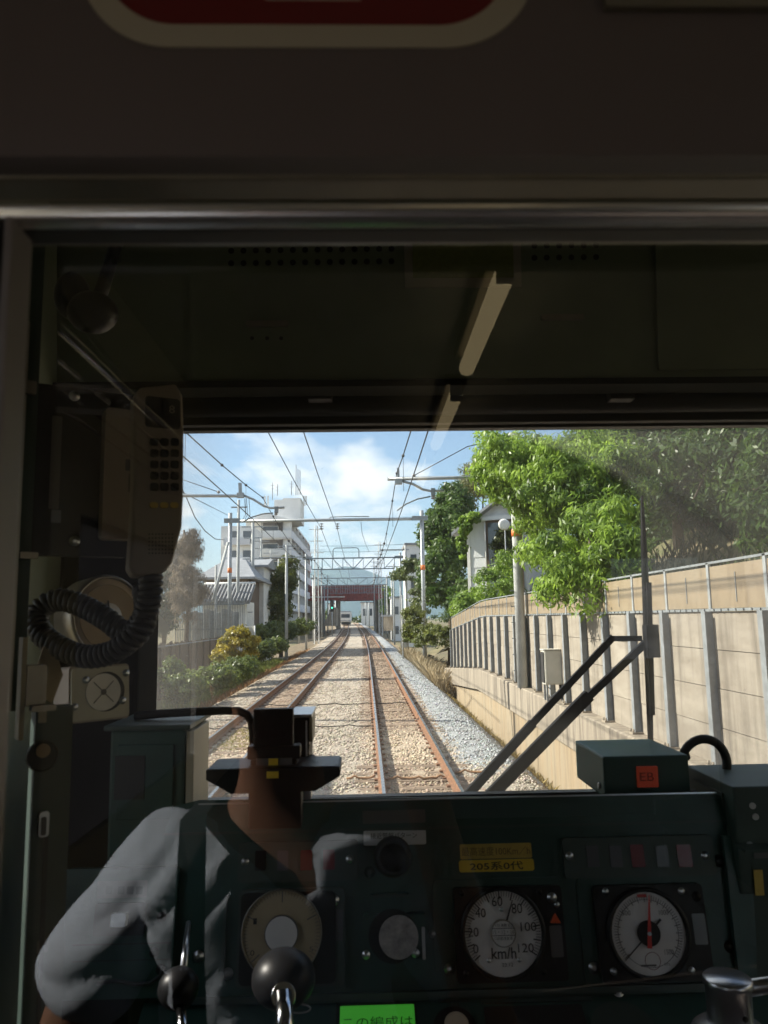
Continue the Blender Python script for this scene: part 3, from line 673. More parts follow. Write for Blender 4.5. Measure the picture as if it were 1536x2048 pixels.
# apartment block: end wall faces the camera, balconies face the tracks
YA = 130.0
cx_ = xof(583,1100,YA); lx = xof(488,1100,YA); rx = cx_; za_ = zof(560,1040,YA)
ap = empty('apartment_block', 'tall white apartment block with stacked balconies and roof antennas', 'building', loc=(cx_,YA,-1)); AL = Vector((cx_,YA,-1))
def apt(nm, mb, mat, par=None): return obj(nm, at(AL,mb), mat, par or ap)
YE = 176.0; FH = 3.05; M_recess_shade = material('recess_shade', (.20,.19,.19), .8)  # dark sheets hold the balcony recess shade as colour
apt('wall', MB().box((lx,YA+2,-1),(cx_-1.6,YE,za_)), M_apt)
rf = apt('roof_slab', MB().box((lx-.3,YA+1.6,za_),(cx_-.2,YE+.3,za_+.35)), M_apt)
zf = [za_ - FH*k for k in range(1,6)]
for k, z in enumerate(zf):
    apt('balcony_slab', MB().box((cx_-1.6,YA,z-.12),(cx_+.1,YE,z+.06)), M_apt2); apt('recess_shade', MB().box((cx_-1.598,YA+.5,z+.06),(cx_-1.57,YE-.3,z+FH-.12)), M_recess_shade)
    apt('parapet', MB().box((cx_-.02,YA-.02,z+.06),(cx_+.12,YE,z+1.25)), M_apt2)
    px_ = cx_-[5.2,6.3,7.4,5.6,7.8][k]; apt('parapet', MB().box((px_,YA-.14,z+.06),(cx_-.025,YA,z+1.25)), M_apt); apt('end_recess_shade', MB().box((px_+.1,YA+1.90,z+.06),(cx_-1.65,YA+1.96,z+FH-.12)), M_recess_shade); apt('air_conditioner', MB().box((px_+.4,YA+1.0,z+.06),(px_+1.3,YA+1.4,z+.75)), M_white); apt('drain_pipe', MB().tube([(px_+.2,YA-.2,z),(px_+.2,YA-.2,z+FH)],.06,6), M_galvd)
    apt('balcony_slab', MB().box((px_,YA,z-.12),(cx_-1.605,YA+1.99,z+.06)), M_apt)
    for i in range(7):
        y = YA+1+ (YE-YA-2)*i/6
        apt('divider', MB().box((cx_-1.55,y-.12,z+.06),(cx_-.03,y+.12,z+FH-.12)), M_apt)
        if i < 6:
            w_ = apt('window', MB().box((cx_-1.66,y+.8,z+.1),(cx_-1.555,y+6.4,z+2.3)), M_white)
            o_ = MB().box((cx_-1.6,y+1.0,z+.2),(cx_-1.54,y+3.5,z+2.2)).box((cx_-1.6,y+3.7,z+.2),(cx_-1.54,y+6.2,z+2.2)); obj('pane', at(AL,o_), M_glassd, w_)
    for i in range(3):
        x = lx+2.0+i*2.4
        if x < cx_-7: 
            w_ = apt('window', MB().box((x,YA+1.94,z+.8),(x+1.3,YA+2.02,z+2.2)), M_white); obj('pane', at(AL,MB().box((x+.08,YA+1.92,z+.88),(x+1.22,YA+1.935,z+2.12))), M_glassd, w_)
    w_ = apt('window', MB().box((cx_-5.2,YA+1.86,z+.1),(cx_-2.4,YA+1.895,z+2.3)), M_white); obj('pane', at(AL,MB().box((cx_-5.1,YA+1.84,z+.2),(cx_-2.5,YA+1.855,z+2.2))), M_glassd, w_)
px0, px1, pz = xof(543,1000,YA), xof(597,1000,YA), zof(570,992,YA)
ph = apt('penthouse', MB().box((px0,YA+4,za_+.3),(px1,YA+12,pz)), M_apt)
obj('cap', at(AL, MB().box((px0+1.5,YA+3.95,pz),(px1+.1,YA+12.1,pz+.25))), M_apt, ph)
apt('gable_roof', MB().prism([(xof(492,1,YA),za_-.2),(xof(530,1,YA),zof(530,1026,YA)),(xof(590,1,YA),za_-.2)],YA-.5,YA+9,lambda a,c,h_:(a,h_,c)), M_apt)
for u,v0,v1 in ((545,965,1000),(555,968,992),(583,962,990),(592,930,990),(596,938,990),(600,940,990)):
    y_ = YA+6; apt('antenna', MB().tube([P(u,v1,y_),P(u,v0,y_)],.07,6), M_galvd)
    if v0 > 960: apt('antenna_arm', MB().bar(P(u-4,v0+6,y_),P(u+4,v0+6,y_),.06).bar(P(u-3,v0+12,y_),P(u+3,v0+12,y_),.06), M_galvd)
for u in (530,536,608,612): apt('panel_antenna', MB().box(P(u-1.5,1010,YA+3),P(u+1.5,992,YA+3.3)), M_white)
apt('railing', MB().bar((px0,YA+2,za_+1.3),(rx,YA+2,za_+1.3),.06), M_white)
# side wing of the block
wl, wr = xof(440,1,118), xof(505,1,118)
wg = empty('apartment_wing', 'lower white wing of flats behind the utility poles', 'building', loc=(wl,118,-1))
zw = zof(480,1052,118); L_ = Vector((wl,118,-1))
obj('wall', at(L_, MB().box((wl,118,-1),(wr,128,zw))), M_apt, wg)
for k in range(4):
    z = zw-3.0*(k+1)
    obj('balcony', at(L_, MB().box((wl+.6,116.8,z),(wr-.4,118,z+1.1))), M_apt2, wg)
    for i in range(2):
        x = wl+1+i*2.3; w_ = obj('window', at(L_, MB().box((x,117.93,z+.2),(x+1.7,118.01,z+2.3))), M_white, wg); obj('pane', at(L_, MB().box((x+.1,117.9,z+.3),(x+1.6,117.925,z+2.2))), M_glassd, w_)

def gable(name, label, u0, u1, vE, vR, y, depth, mw, mr, z0=-.9, hip=0.0, over=.5, wins=()):
    x0, x1 = xof(u0,1,y), xof(u1,1,y); ze, zr = zof((u0+u1)/2,vE,y), zof((u0+u1)/2,vR,y)
    root = empty(name, label, 'house', loc=((x0+x1)/2,y,z0)); L = Vector(((x0+x1)/2,y,z0))
    obj('wall', at(L, MB().box((x0,y,z0),(x1,y+depth,ze))), mw, root)
    ym = y+depth/2
    m = MB().add([(x0-over,y-over,ze-.1),(x1+over,y-over,ze-.1),(x1+over-hip,ym,zr),(x0-over+hip,ym,zr),(x0-over,y+depth+over,ze-.1),(x1+over,y+depth+over,ze-.1),
                  (x0-over,y-over,ze-.26),(x1+over,y-over,ze-.26),(x0-over,y+depth+over,ze-.26),(x1+over,y+depth+over,ze-.26)],
        [(0,1,2,3),(3,2,5,4),(0,3,4),(1,5,2),(6,7,1,0),(8,4,5,9),(6,0,4,8),(7,9,5,1),(6,8,9,7)])
    obj('roof', at(L,m), mr, root)
    for a,c in wins:
        wa, wb = P(a[0],a[1],y), P(c[0],c[1],y); w_ = obj('window', at(L, MB().box(wa+Vector((0,-.05,0)),wb+Vector((0,.02,0)))), M_white, root)
        lo = Vector((min(wa.x,wb.x)+.08,y-.07,min(wa.z,wb.z)+.08)); hi = Vector((max(wa.x,wb.x)-.08,y-.055,max(wa.z,wb.z)-.08)); obj('pane', at(L, MB().box(lo,hi)), M_glassd, w_)
    return root, L
gable('house','house with broad pale grey hipped roof behind the tiled shed',408,496,1152,1106,58,9,M_wood,M_roof,hip=1.6,over=.6)
gable('house','narrow white house between grey roof and round tree',505,527,1128,1113,64,6,M_white,M_roof,over=.4,wins=(((508,1145),(513,1162)),((516,1145),(521,1162))))
# tiled lean-to roof: every tile row is a rib
ts = empty('tiled_shed', 'low shed with rows of grey curved roof tiles behind the spiked fence', 'shed', loc=(-9.5,51,-.7)); TL = Vector((-9.5,51,-.7))
xa, xb = xof(392,1,51), xof(500,1,51); ztp, zbt = zof(450,1166,51), zof(450,1204,51)
obj('wall', at(TL, MB().box((xa+.3,51.6,-.7),(xb-.3,55,zbt))), M_white, ts)
rs_ = obj('roof', at(TL, MB().add([(xa,50.8,zbt),(xb,50.8,zbt),(xb,53.4,ztp),(xa,53.4,ztp),(xa,50.8,zbt-.15),(xb,50.8,zbt-.15),(xb,53.4,ztp-.15),(xa,53.4,ztp-.15)],[(0,1,2,3),(7,6,5,4),(0,4,5,1),(1,5,6,2),(2,6,7,3),(3,7,4,0)])), M_tile, ts)
for i in range(15):
    x = xa+.1+(xb-xa-.2)*i/14; obj('tile_row', at(TL, MB().tube([(x,50.72,zbt+.02),(x,53.4,ztp+.04)],.075,8)), M_tile, rs_)
obj('ridge', at(TL, MB().tube([(xa,53.4,ztp+.05),(xb,53.4,ztp+.05)],.12,8)), M_white, rs_)
# corrugated sheet screen and spiked fence
sc = empty('sheet_screen', 'weathered corrugated metal screen behind the spiked fence', 'screen', loc=(xof(415,1,47),47,-.7)); SL = Vector((xof(415,1,47),47,-.7))
x0, x1 = xof(372,1,47), xof(478,1,47); zt = zof(420,1218,47); n = 9
for i in range(n):
    a, c = x0+(x1-x0)*i/n, x0+(x1-x0)*(i+1)/n
    m = MB(); k = 8
    for j in range(k+1):
        x = a+.01+(c-a-.02)*j/k; yy = 47+.035*(j%2)+.02*(i%2); m.v += [(x,yy,-.7),(x,yy,zt-.1*(i%3))]
    for j in range(k): m.f.append((2*j,2*j+2,2*j+3,2*j+1)); m.smooth.append(False)
    obj('metal_sheet', at(SL,m), [M_sheet,M_white,M_galvd][i*5%3] if i in (3,4,6) else M_sheet, sc)
sf = empty('spiked_fence', 'tall grey metal fence with close upright bars', 'fence', loc=(xof(420,1,43),43,-.7)); FL = Vector((xof(420,1,43),43,-.7))
x0, x1 = xof(352,1,43), xof(488,1,43); zt = zof(420,1197,43)
for i in range(42):
    x = x0+(x1-x0)*i/41; obj('bar', at(FL, MB().bar((x,43,-.5),(x,43,zt),.035)), M_galvd, sf)
for z in (-.2, zt*.55, zt-.35): obj('rail', at(FL, MB().bar((x0,43.03,z),(x1,43.03,z),.05)), M_galvd, sf)
# dark board fence along the line
bf = empty('board_fence', 'dark brown board fence with a pipe rail beside the shrubs', 'fence', loc=(-8,30,-.7)); QL = Vector((-8,30,-.7)); rr = random.Random(5)
y = 24.0; k = 0
while y < 46:
    w_ = .32; top = 1.62+rr.uniform(-.05,.05) + (.12 if y<27 else 0)
    obj('board', at(QL, MB().box((-8.03+rr.uniform(-.02,.02),y,-.8),(-7.99+rr.uniform(-.0,.02),y+w_-.012-rr.uniform(0,.05),top))), M_wood, bf)
    if k%5==0: obj('fence_post', at(QL, MB().bar((-7.93,y,-.8),(-7.93,y,top+.05),.08)), M_wood, bf)
    y += w_; k += 1
obj('pipe_rail', at(QL, MB().tube([(-7.85,27.2,1.55),(-7.85,44,1.55)],.025,8)), M_galvd, bf)
# cabinet among the shrubs
q = Vector((xof(497,1,49),49,-.6)); cb = empty('signal_cabinet', 'tall pale grey signal cabinet standing among the shrubs', 'cabinet', loc=q); ht = zof(497,1253,49)+.6
obj('housing', MB().box((-.34,0,0),(.34,.6,ht),.02), M_cab, cb); obj('door', MB().box((-.3,-.03,.1),(.3,-.005,ht-.08),.01), M_cab, cb); obj('side_post', MB().tube([(.4,-.05,0),(.4,-.05,ht+.05)],.05,8), M_white, cb)
obj('sign_plate', MB().box((-.08,-.04,ht-.75),(.1,-.032,ht-.45)), M_galvd, cb)
# shed added out of frame to drop a shadow on the other track
sh = empty('trackside_shed', 'tall grey trackside shed beyond the frame beside the other track', 'shed', loc=(-10,9.5,-.8))
obj('wall', MB().box((-1.6,-5.5,0),(1.6,5.3,6.2)), M_sheet, sh); obj('roof', MB().prism([(-1.9,6.2),(0,6.9),(1.9,6.2)],-5.8,5.6,lambda a,c,h_:(a,h_,c)), M_roof, sh)
# house on the bank
YH = 40.0
hx0, hx1 = xof(938,1,YH), xof(1062,1,YH); zE, zR = zof(940,1052,YH), zof(1010,1003,YH); zB = hz(7,YH)-1
ho = empty('bank_house', 'pale grey gabled house on the bank with vines on its corner', 'house', loc=((hx0+hx1)/2,YH,zB)); ho.rotation_euler.z = R(-24); HL = Vector(((hx0+hx1)/2,YH,zB)); xm = xof(1010,1,YH)
nb_ = 11
for i in range(nb_):        # lap siding boards
    a, c = zB+(zE-zB)*i/nb_, zB+(zE-zB)*(i+1)/nb_; obj('siding_board', at(HL, MB().add([(hx0,YH-.02,a),(hx1,YH-.02,a),(hx1,YH,c),(hx0,YH,c),(hx0,YH+.1,a),(hx1,YH+.1,a),(hx1,YH+.1,c),(hx0,YH+.1,c)],[(0,1,2,3),(7,6,5,4),(0,4,5,1),(1,5,6,2),(2,6,7,3),(3,7,4,0)])), M_house, ho)
obj('gable', at(HL, MB().prism([(hx0,zE),(hx1,zE),(xm,zR)],YH,YH+.1,lambda a,c,h_:(a,h_,c))), M_house, ho)
obj('side_wall', at(HL, MB().box((hx0,YH+.1,zB),(hx1,YH+9,zE))), M_white, ho)
for (a,za1,c,zc1) in ((hx0-.7,zE-.45,xm,zR),(hx1+.7,zE-.45,xm,zR)):
    obj('roof', at(HL, MB().add([(a,YH-.6,za1),(c,YH-.6,zc1),(c,YH+9.5,zc1),(a,YH+9.5,za1),(a,YH-.6,za1+.16),(c,YH-.6,zc1+.16),(c,YH+9.5,zc1+.16),(a,YH+9.5,za1+.16)],[(0,1,2,3),(7,6,5,4),(0,4,5,1),(1,5,6,2),(2,6,7,3),(3,7,4,0)])), M_roof, ho)
obj('corner_board', at(HL, MB().box((hx0-.03,YH-.06,zB),(hx0+.14,YH-.025,zE))), M_white, ho)
wi = obj('window', at(HL, MB().box((xof(978,1,YH),YH-.12,zof(980,1200,YH)),(xof(1052,1,YH),YH-.03,zof(980,1040,YH)))), M_wood, ho)
obj('pane', at(HL, MB().box((xof(983,1,YH),YH-.14,zof(980,1195,YH)),(xof(1048,1,YH),YH-.125,zof(980,1046,YH)))), M_glassd, wi)
obj('lintel', at(HL, MB().box((xof(974,1,YH),YH-.3,zof(980,1041,YH)),(xof(1055,1,YH),YH-.04,zof(980,1033,YH)))), M_house, ho)
for u in (1003,1011): obj('gable_vent', at(HL, MB().lathe([(.09,0),(.09,.03)],(xof(u,1,YH),YH-.04,zof(u,1009,YH)),axis='Y',seg=10)), M_galvd, ho)
obj('downpipe', at(HL, MB().tube([(xof(977,1,YH),YH-.2,zof(980,1045,YH)),(xof(979,1,YH),YH-.2,zof(980,1150,YH))],.045,8)), M_white, ho)
q = P(1008,1049,38); dsh = empty('round_mirror', 'white round disc on a slim post in front of the house window', 'mirror', loc=q)
obj('disc', MB().lathe([(.02,-.05),(.20,-.03),(.29,0),(.28,.02),(0,.03)],axis='Y',seg=24), M_white, dsh); obj('post', MB().tube([(.05,.06,.1),(.05,.06,-5.2)],.03,8), M_galvd, dsh)
# far right low buildings behind the poles
for (u0,u1,v0,y,lab) in ((812,842,1090,95,'pale cream building glimpsed behind the gantry pole'),(783,803,1196,120,'small white hut by the bridge abutment'),(560,640,1188,185,'grey block behind the end of the bridge')):
    a, c = P(u0,v0,y), P(u1,v0,y); rt = empty('far_building', lab, 'building', loc=(a.x,y,-1))
    hgt = a.z+1; wdt = c.x-a.x
    obj('wall', MB().box((0,0,0),(wdt,8,hgt)), M_apt, rt); obj('roof', MB().box((-.2,-.2,hgt),(wdt+.2,8.2,hgt+.25)), M_roof, rt)
    for k in range(int(hgt//3)):
        w_ = obj('window', MB().box((wdt*.25,-.05,1+3*k),(wdt*.7,.01,2.4+3*k)), M_white, rt); obj('pane', MB().box((wdt*.28,-.08,1.1+3*k),(wdt*.67,-.055,2.3+3*k)), M_glassd, w_)
hut = empty('lineside_hut', 'small dark roofed lineside hut beside the near track near the bridge', 'hut', loc=P(777,1252,100))
obj('wall', MB().box((-.6,-.5,-.6),(.6,.5,1.2)), M_ledge, hut); obj('roof', MB().box((-.85,-.7,1.2),(.85,.7,1.4)), M_roof, hut)
# concrete marker slabs by the grass
tag(obj('marker_post', MB().box((xof(803,1,60),60,-.8),(xof(812,1,60),60.3,zof(805,1240,60))), M_cab), 'pale concrete post at the edge of the dry grass', 'post')

# ================================================================ PLANTS
def tree(name, label, ells, nclump, nleaf, cr_, size, ca, cb, trunk=None, cat='tree', group=None, aspect=.5, mat=M_leaf, droop=.3, fill=.55, limbs=4, loc=None, extra=None):
    c0 = np.array(ells[0][0]); base = Vector(trunk[0]) if trunk else Vector((c0[0],c0[1],min(e[0][2]-e[1][2] for e in ells)))
    root = empty(name, label, cat, group, loc=base)
    p, nn, t = crown_points(ells, nclump, nleaf, cr_, fill=fill)
    if extra is not None: p = extra(p)
    me = leaf_mesh('crown', p-np.array(base), nn, size, leaf_cols(t, ca, cb), aspect, droop)
    obj('crown', me, mat, root)
    if trunk:
        a, bq, r = Vector(trunk[0]), Vector(trunk[1]), trunk[2]; m = MB()
        mid = (a+bq)/2 + Vector((random.uniform(-.2,.2),random.uniform(-.2,.2),0)); m.tube([a-base,mid-base,bq-base],[r,r*.75,r*.4],9)
        obj('trunk', m, M_bark, root)
        for k in range(limbs):
            e = ells[k%len(ells)]; tgt = Vector(e[0]) + Vector([random.uniform(-.7,.7)*q for q in e[1]]); s_ = a.lerp(bq, random.uniform(.45,.95))
            md = s_.lerp(tgt,.5)+Vector((0,0,.25)); obj('limb', MB().tube([s_-base,md-base,tgt-base],[r*.42,r*.28,r*.1],7), M_bark, root)
    return root
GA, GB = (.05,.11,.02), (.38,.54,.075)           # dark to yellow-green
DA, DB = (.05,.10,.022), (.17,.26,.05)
YL = 17.0
def e_(u,v,y,ru,rv,ry): c = P(u,v,y); k = y/FPX; return (tuple(c), (ru*k, ry, rv*k))
tree('overhanging_tree','bright green tree with drooping leaves hanging over the noise barrier',
     [e_(1130,1040,17,120,110,1.3), e_(1060,940,17.5,95,75,1.2), e_(1180,930,16.5,90,70,1.2), e_(1150,1130,16.5,75,60,.8), e_(1230,1050,16,55,80,.8), e_(1000,905,18,50,45,.8), e_(1075,1010,17,45,70,.8), e_(1182,1188,12.7,30,30,.22), e_(1165,1140,12.9,78,48,.40), e_(1105,1105,13.8,55,55,.5), e_(1235,1090,12.6,50,75,.45), e_(1200,1040,13.5,70,60,.5), e_(1140,985,15,90,60,.8), e_(1235,960,15,70,75,.8), e_(1100,930,15.5,90,60,.8), e_(1110,1175,13.4,30,22,.25), e_(1020,930,16.2,70,70,.8), e_(1050,1000,16.2,28,30,.5)],
     520, 72000, .34, .14, GA, GB, trunk=((5.6,17.8,1.6),(5.0,17.2,6.6),.17), aspect=.30, droop=.9, limbs=9)
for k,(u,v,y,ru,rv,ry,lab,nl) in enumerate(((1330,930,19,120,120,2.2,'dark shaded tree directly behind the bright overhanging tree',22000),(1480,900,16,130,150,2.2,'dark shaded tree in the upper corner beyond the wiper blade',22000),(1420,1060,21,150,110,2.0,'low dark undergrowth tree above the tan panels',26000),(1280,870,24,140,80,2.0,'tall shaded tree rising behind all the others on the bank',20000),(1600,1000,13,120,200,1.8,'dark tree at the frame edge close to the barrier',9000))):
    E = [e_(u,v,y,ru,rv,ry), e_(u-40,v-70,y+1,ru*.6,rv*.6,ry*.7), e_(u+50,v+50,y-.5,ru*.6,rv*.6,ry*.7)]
    c = P(u,v,y); tree('bank_tree', lab, E, 150, nl, .55, .17, (.024,.06,.013), (.095,.16,.03), trunk=((c.x+.2,y,hz(c.x,y)-.2),(c.x,y,c.z+.8),.16), group='shaded trees on the bank', aspect=.42, droop=.5, fill=.3)  # shade on the bank is put into these darker leaf colours
tree('bank_shrub','bright green shrub between the house and the barrier top',[e_(985,1180,36,50,45,1.6),e_(940,1205,35.5,35,28,1.2),e_(1010,1140,37,25,35,1.2),e_(925,1222,35,25,22,1.0)],110,13000,.4,.17,GA,GB,aspect=.4,cat='shrub')
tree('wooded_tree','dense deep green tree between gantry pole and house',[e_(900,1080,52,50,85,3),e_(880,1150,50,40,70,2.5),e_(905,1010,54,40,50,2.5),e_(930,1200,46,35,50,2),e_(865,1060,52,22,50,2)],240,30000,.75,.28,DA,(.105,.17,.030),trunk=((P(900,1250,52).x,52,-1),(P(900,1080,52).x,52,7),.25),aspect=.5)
tree('wooded_tree','pale olive feathery tree behind the house roof',[e_(960,955,62,40,45,3),e_(985,920,60,35,40,3),e_(930,985,60,30,30,2.5),e_(1010,960,60,40,50,3)],150,14000,.8,.26,(.10,.12,.04),(.24,.24,.10),trunk=((P(960,1200,62).x,62,-1),(P(960,955,62).x,62,10),.25),aspect=.4)
tree('corner_vine','green vine climbing the corner of the house',[e_(930,1050,39.4,16,18,.3),e_(945,1035,39.3,16,12,.3),e_(925,1085,39.3,7,35,.25)],40,3600,.28,.16,GA,GB,cat='vine',aspect=.7)
tree('window_vine','leafy bush growing up in front of the house window',[e_(1010,1095,39,25,45,.4)],50,4200,.3,.18,(.05,.08,.02),(.15,.17,.05),cat='vine',aspect=.5)
tree('vine_bush','pale green vine bush around the pale poles beside the near track',[e_(825,1140,64,22,28,1.6),e_(800,1150,66,20,16,1.4),e_(840,1190,58,20,35,1.6)],70,5200,.5,.24,(.08,.11,.04),(.17,.21,.07),cat='bush')
tree('vine_bush','yellow green bush at the foot of the grey gantry pole',[e_(828,1240,44,22,32,1.2),e_(850,1270,42,25,25,1.0),e_(880,1270,38,25,22,.9),e_(818,1270,44,10,20,.8)],80,7500,.35,.17,(.08,.11,.02),(.22,.24,.06),cat='bush')
tree('round_tree','round dark green tree before the apartment block',[e_(560,1185,70,30,55,2.2),e_(575,1150,70,22,40,2.0),e_(545,1215,68,22,35,2.0)],120,12000,.6,.26,(.045,.075,.012),(.16,.17,.03),trunk=((P(562,1240,70).x,70,-.8),(P(562,1170,70).x,70,4),.2))
tree('yellow_bush','yellow leaved bush in front of the signal cabinet',[e_(468,1295,34,36,38,.9),e_(500,1300,35,22,30,.7),e_(482,1275,34.5,26,18,.7),e_(448,1310,33.5,24,30,.7)],90,7000,.28,.14,(.17,.17,.02),(.52,.40,.05),cat='bush',aspect=.6)
tree('low_shrub','low dark green shrub at the edge of the ballast under yellow bush',[e_(440,1352,29,45,25,.9),e_(480,1335,31,30,22,.9)],90,7500,.30,.13,(.07,.11,.03),(.24,.29,.07),cat='shrub',aspect=.6)
tree('low_shrub','low dusty shrub in front of the dark board fence',[e_(375,1372,26,42,30,.9),e_(345,1350,27,25,30,.8)],80,6500,.30,.13,(.06,.10,.03),(.22,.27,.07),cat='shrub',aspect=.6)
for k,(u,v,y,ru,rv,lab) in enumerate(((535,1270,52,28,28,'green lineside shrub touching the signal cabinet'),(568,1262,62,24,20,'green lineside shrub under the round tree'),(595,1255,74,22,16,'green lineside shrub below the lattice mast'),(520,1300,46,22,18,'small dark shrub on the ballast edge past the cabinet'),(612,1250,92,18,12,'small green shrub at the foot of the far gantry pole'),(552,1288,50,20,14,'low green shrub in front of the thin pale pole'))):
    tree('lineside_shrub', lab, [e_(u,v,y,ru,rv,1.3)], 60, 5200, .4, .18, (.05,.085,.02),(.20,.24,.06), cat='shrub', group='shrubs along the other track')
tree('far_hedge','green hedge beside the bridge abutment',[e_(775,1190,150,14,16,3),e_(765,1215,160,6,20,3)],30,2500,.8,.35,DA,GB,cat='hedge')
tree('dark_tree','dim green tree behind the dead creeper',[e_(335,1180,42,30,55,1.5),e_(320,1230,40,25,40,1.2)],80,6500,.5,.22,(.02,.04,.02),(.06,.09,.03),trunk=((P(330,1260,42).x,42,-.8),(P(330,1180,42).x,42,3),.15))
# dead creeper draped on a lineside frame
tree('dead_creeper','grey brown dead creeper heaped over a tall post',[e_(375,1100,36,26,34,.6),e_(372,1150,36,36,42,.8),e_(390,1185,36,42,28,.8),e_(365,1210,35.5,30,40,.5)],260,16000,.34,.24,(.16,.13,.10),(.40,.33,.25),trunk=((P(370,1265,36).x,36,-.8),(P(368,1070,36).x,36,zof(368,1060,36)),.12),cat='creeper',aspect=.10,mat=M_dry,droop=1.2,fill=.2)
tree('dead_creeper','dark upper mass of dead creeper on the post top',[e_(378,1085,36.4,24,32,.5),e_(355,1120,36.4,16,50,.4)],60,6000,.3,.2,(.10,.09,.085),(.22,.20,.18),cat='creeper',aspect=.2,mat=M_dry,droop=.8,fill=.2)
# grasses: stalks nobody could count
def grass(name, zone, n, h, ca, cb, lean=.35):
    pos = np.array([zone() for _ in range(n)]); t = RNG.uniform(0,1,n); c = leaf_cols(t, ca, cb)
    hh = h*RNG.uniform(.5,1.3,n); an = RNG.uniform(0,6.283,n); ln = RNG.normal(0,lean,(n,2)); w = .012+.010*RNG.uniform(0,1,n)
    v = np.empty((n,4,3),np.float32); sx = np.stack([np.cos(an)*w, np.sin(an)*w, np.zeros(n)],1)
    tip = pos + np.stack([ln[:,0]*hh, ln[:,1]*hh, hh],1); mid = pos*.5+tip*.5+np.stack([-ln[:,0]*hh*.12,-ln[:,1]*hh*.12,hh*.06],1)
    v[:,0]=pos-sx; v[:,1]=pos+sx; v[:,2]=mid+sx*.8; v[:,3]=tip
    me = bpy.data.meshes.new(name); me.vertices.add(n*4); me.vertices.foreach_set('co', v.ravel()); me.loops.add(n*4); me.loops.foreach_set('vertex_index', np.arange(n*4,dtype=np.int32))
    me.polygons.add(n); me.polygons.foreach_set('loop_start', np.arange(0,n*4,4,dtype=np.int32)); me.polygons.foreach_set('loop_total', np.full(n,4,dtype=np.int32)); me.update()
    set_colors(me, np.repeat(c,4,axis=0)); return obj(name, me, M_dry, kind='stuff')
def z_at(x,y): return bed_z(x-xs(y))+zg(y)
def zone_box(x0,x1,y0,y1):
    def f():
        y = random.uniform(y0,y1); x = random.uniform(x0,x1)+xs(y); return (x,y,z_at(x,y)-.02)
    return f
tag(grass('dry_grass', zone_box(2.9,4.6,33,60), 9000, .75, (.30,.22,.13),(.50,.42,.27)), 'dry straw coloured grass at the end of the barrier','grass')
tag(grass('green_grass', zone_box(-10,-6.0,27,60), 7000, .4, (.10,.15,.03),(.26,.28,.07)), 'green grass along the fence beside the other track','grass')
tag(grass('rusty_weeds', zone_box(-6.3,-5.2,18,75), 4200, .22, (.26,.13,.06),(.42,.25,.12)), 'rusty brown weeds on the ballast edge of other track','weeds')
tag(grass('wall_weeds', zone_box(3.3,3.75,14,34), 1500, .14, (.20,.15,.05),(.34,.26,.10)), 'sparse weeds at the foot of retaining wall','weeds')
tag(grass('track_moss', zone_box(-3.2,-2.4,16.5,20), 1600, .06, (.22,.20,.05),(.36,.32,.10)), 'short yellow weeds between rails of the other track','weeds')
# bank undergrowth so the slope behind the barrier is not bare
def zb():
    y = random.uniform(6,44); x = random.uniform(4.9,12); return (x,y,hz(x,y)-.05)
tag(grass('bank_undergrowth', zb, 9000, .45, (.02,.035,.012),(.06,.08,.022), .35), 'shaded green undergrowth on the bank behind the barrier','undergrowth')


# wooded edge of town beyond the bridge: one mass at this distance
fp, fn_, ft = crown_points([((x, 300+25*math.sin(x*.11), 2.2), (7,5,3.4+1.6*math.sin(x*.37))) for x in range(-150,110,9)], 420, 22000, 2.0)
fw_ = obj('far_wood', leaf_mesh('far_wood', fp, fn_, .9, leaf_cols(ft, (.05,.085,.03), (.15,.20,.06)), .6), M_leaf, kind='stuff'); tag(fw_, 'distant belt of trees beyond the bridge', 'wood')
for k,(u,vT,y,lab) in enumerate(((688,1196,205,'far dark portal gantry seen under the bridge deck'),(697,1204,235,'farthest portal gantry under the bridge deck'))):
    x0_, x1_ = TC[1]+xs(y)-2.6, TC[0]+xs(y)+2.6; zt_ = 6.1+zg(y); rt = empty('portal_gantry', lab, 'gantry', loc=(x0_,y,zg(y)))
    for x_ in (0, x1_-x0_): obj('pole', MB().tube([(x_,0,-.5),(x_,0,zt_+.4)],.14,8), M_galv, rt)
    obj('beam', MB().box((0,-.1,zt_-.25),(x1_-x0_,.1,zt_)), M_galvd, rt)
for k,(u0,u1,v0,y,lab) in enumerate(((722,748,1206,262,'pale far building framed by the bridge opening'),(655,676,1208,270,'grey far house behind the signal'))):
    a, c = P(u0,v0,y), P(u1,v0,y); rt = empty('far_building', lab, 'building', loc=(a.x,y,0)); hgt = a.z; wdt = c.x-a.x
    obj('wall', MB().box((0,0,0),(wdt,8,hgt)), M_apt, rt); obj('roof', MB().box((-.3,-.3,hgt),(wdt+.3,8.3,hgt+.3)), M_roof, rt)
    for q_ in range(2): w_ = obj('window', MB().box((wdt*(.15+.45*q_),-.06,hgt*.45),(wdt*(.4+.45*q_),.01,hgt*.75)), M_glassd, rt)
# ================================================================ AIR
hb_ = obj('haze', MB().box((-5200,-300,-3),(5200,8200,430)), None, kind='stuff')
hm = bpy.data.materials.new('haze_air'); hm.use_nodes = True; ht_ = hm.node_tree; ht_.nodes.clear()
ho_ = ht_.nodes.new('ShaderNodeOutputMaterial'); hv = ht_.nodes.new('ShaderNodeVolumePrincipled'); hv.inputs['Color'].default_value = (.55,.76,1.0,1); hv.inputs['Density'].default_value = 0.00010; hv.inputs['Anisotropy'].default_value = 0.2
ht_.links.new(hv.outputs[0], ho_.inputs['Volume']); hb_.data.materials.append(hm)
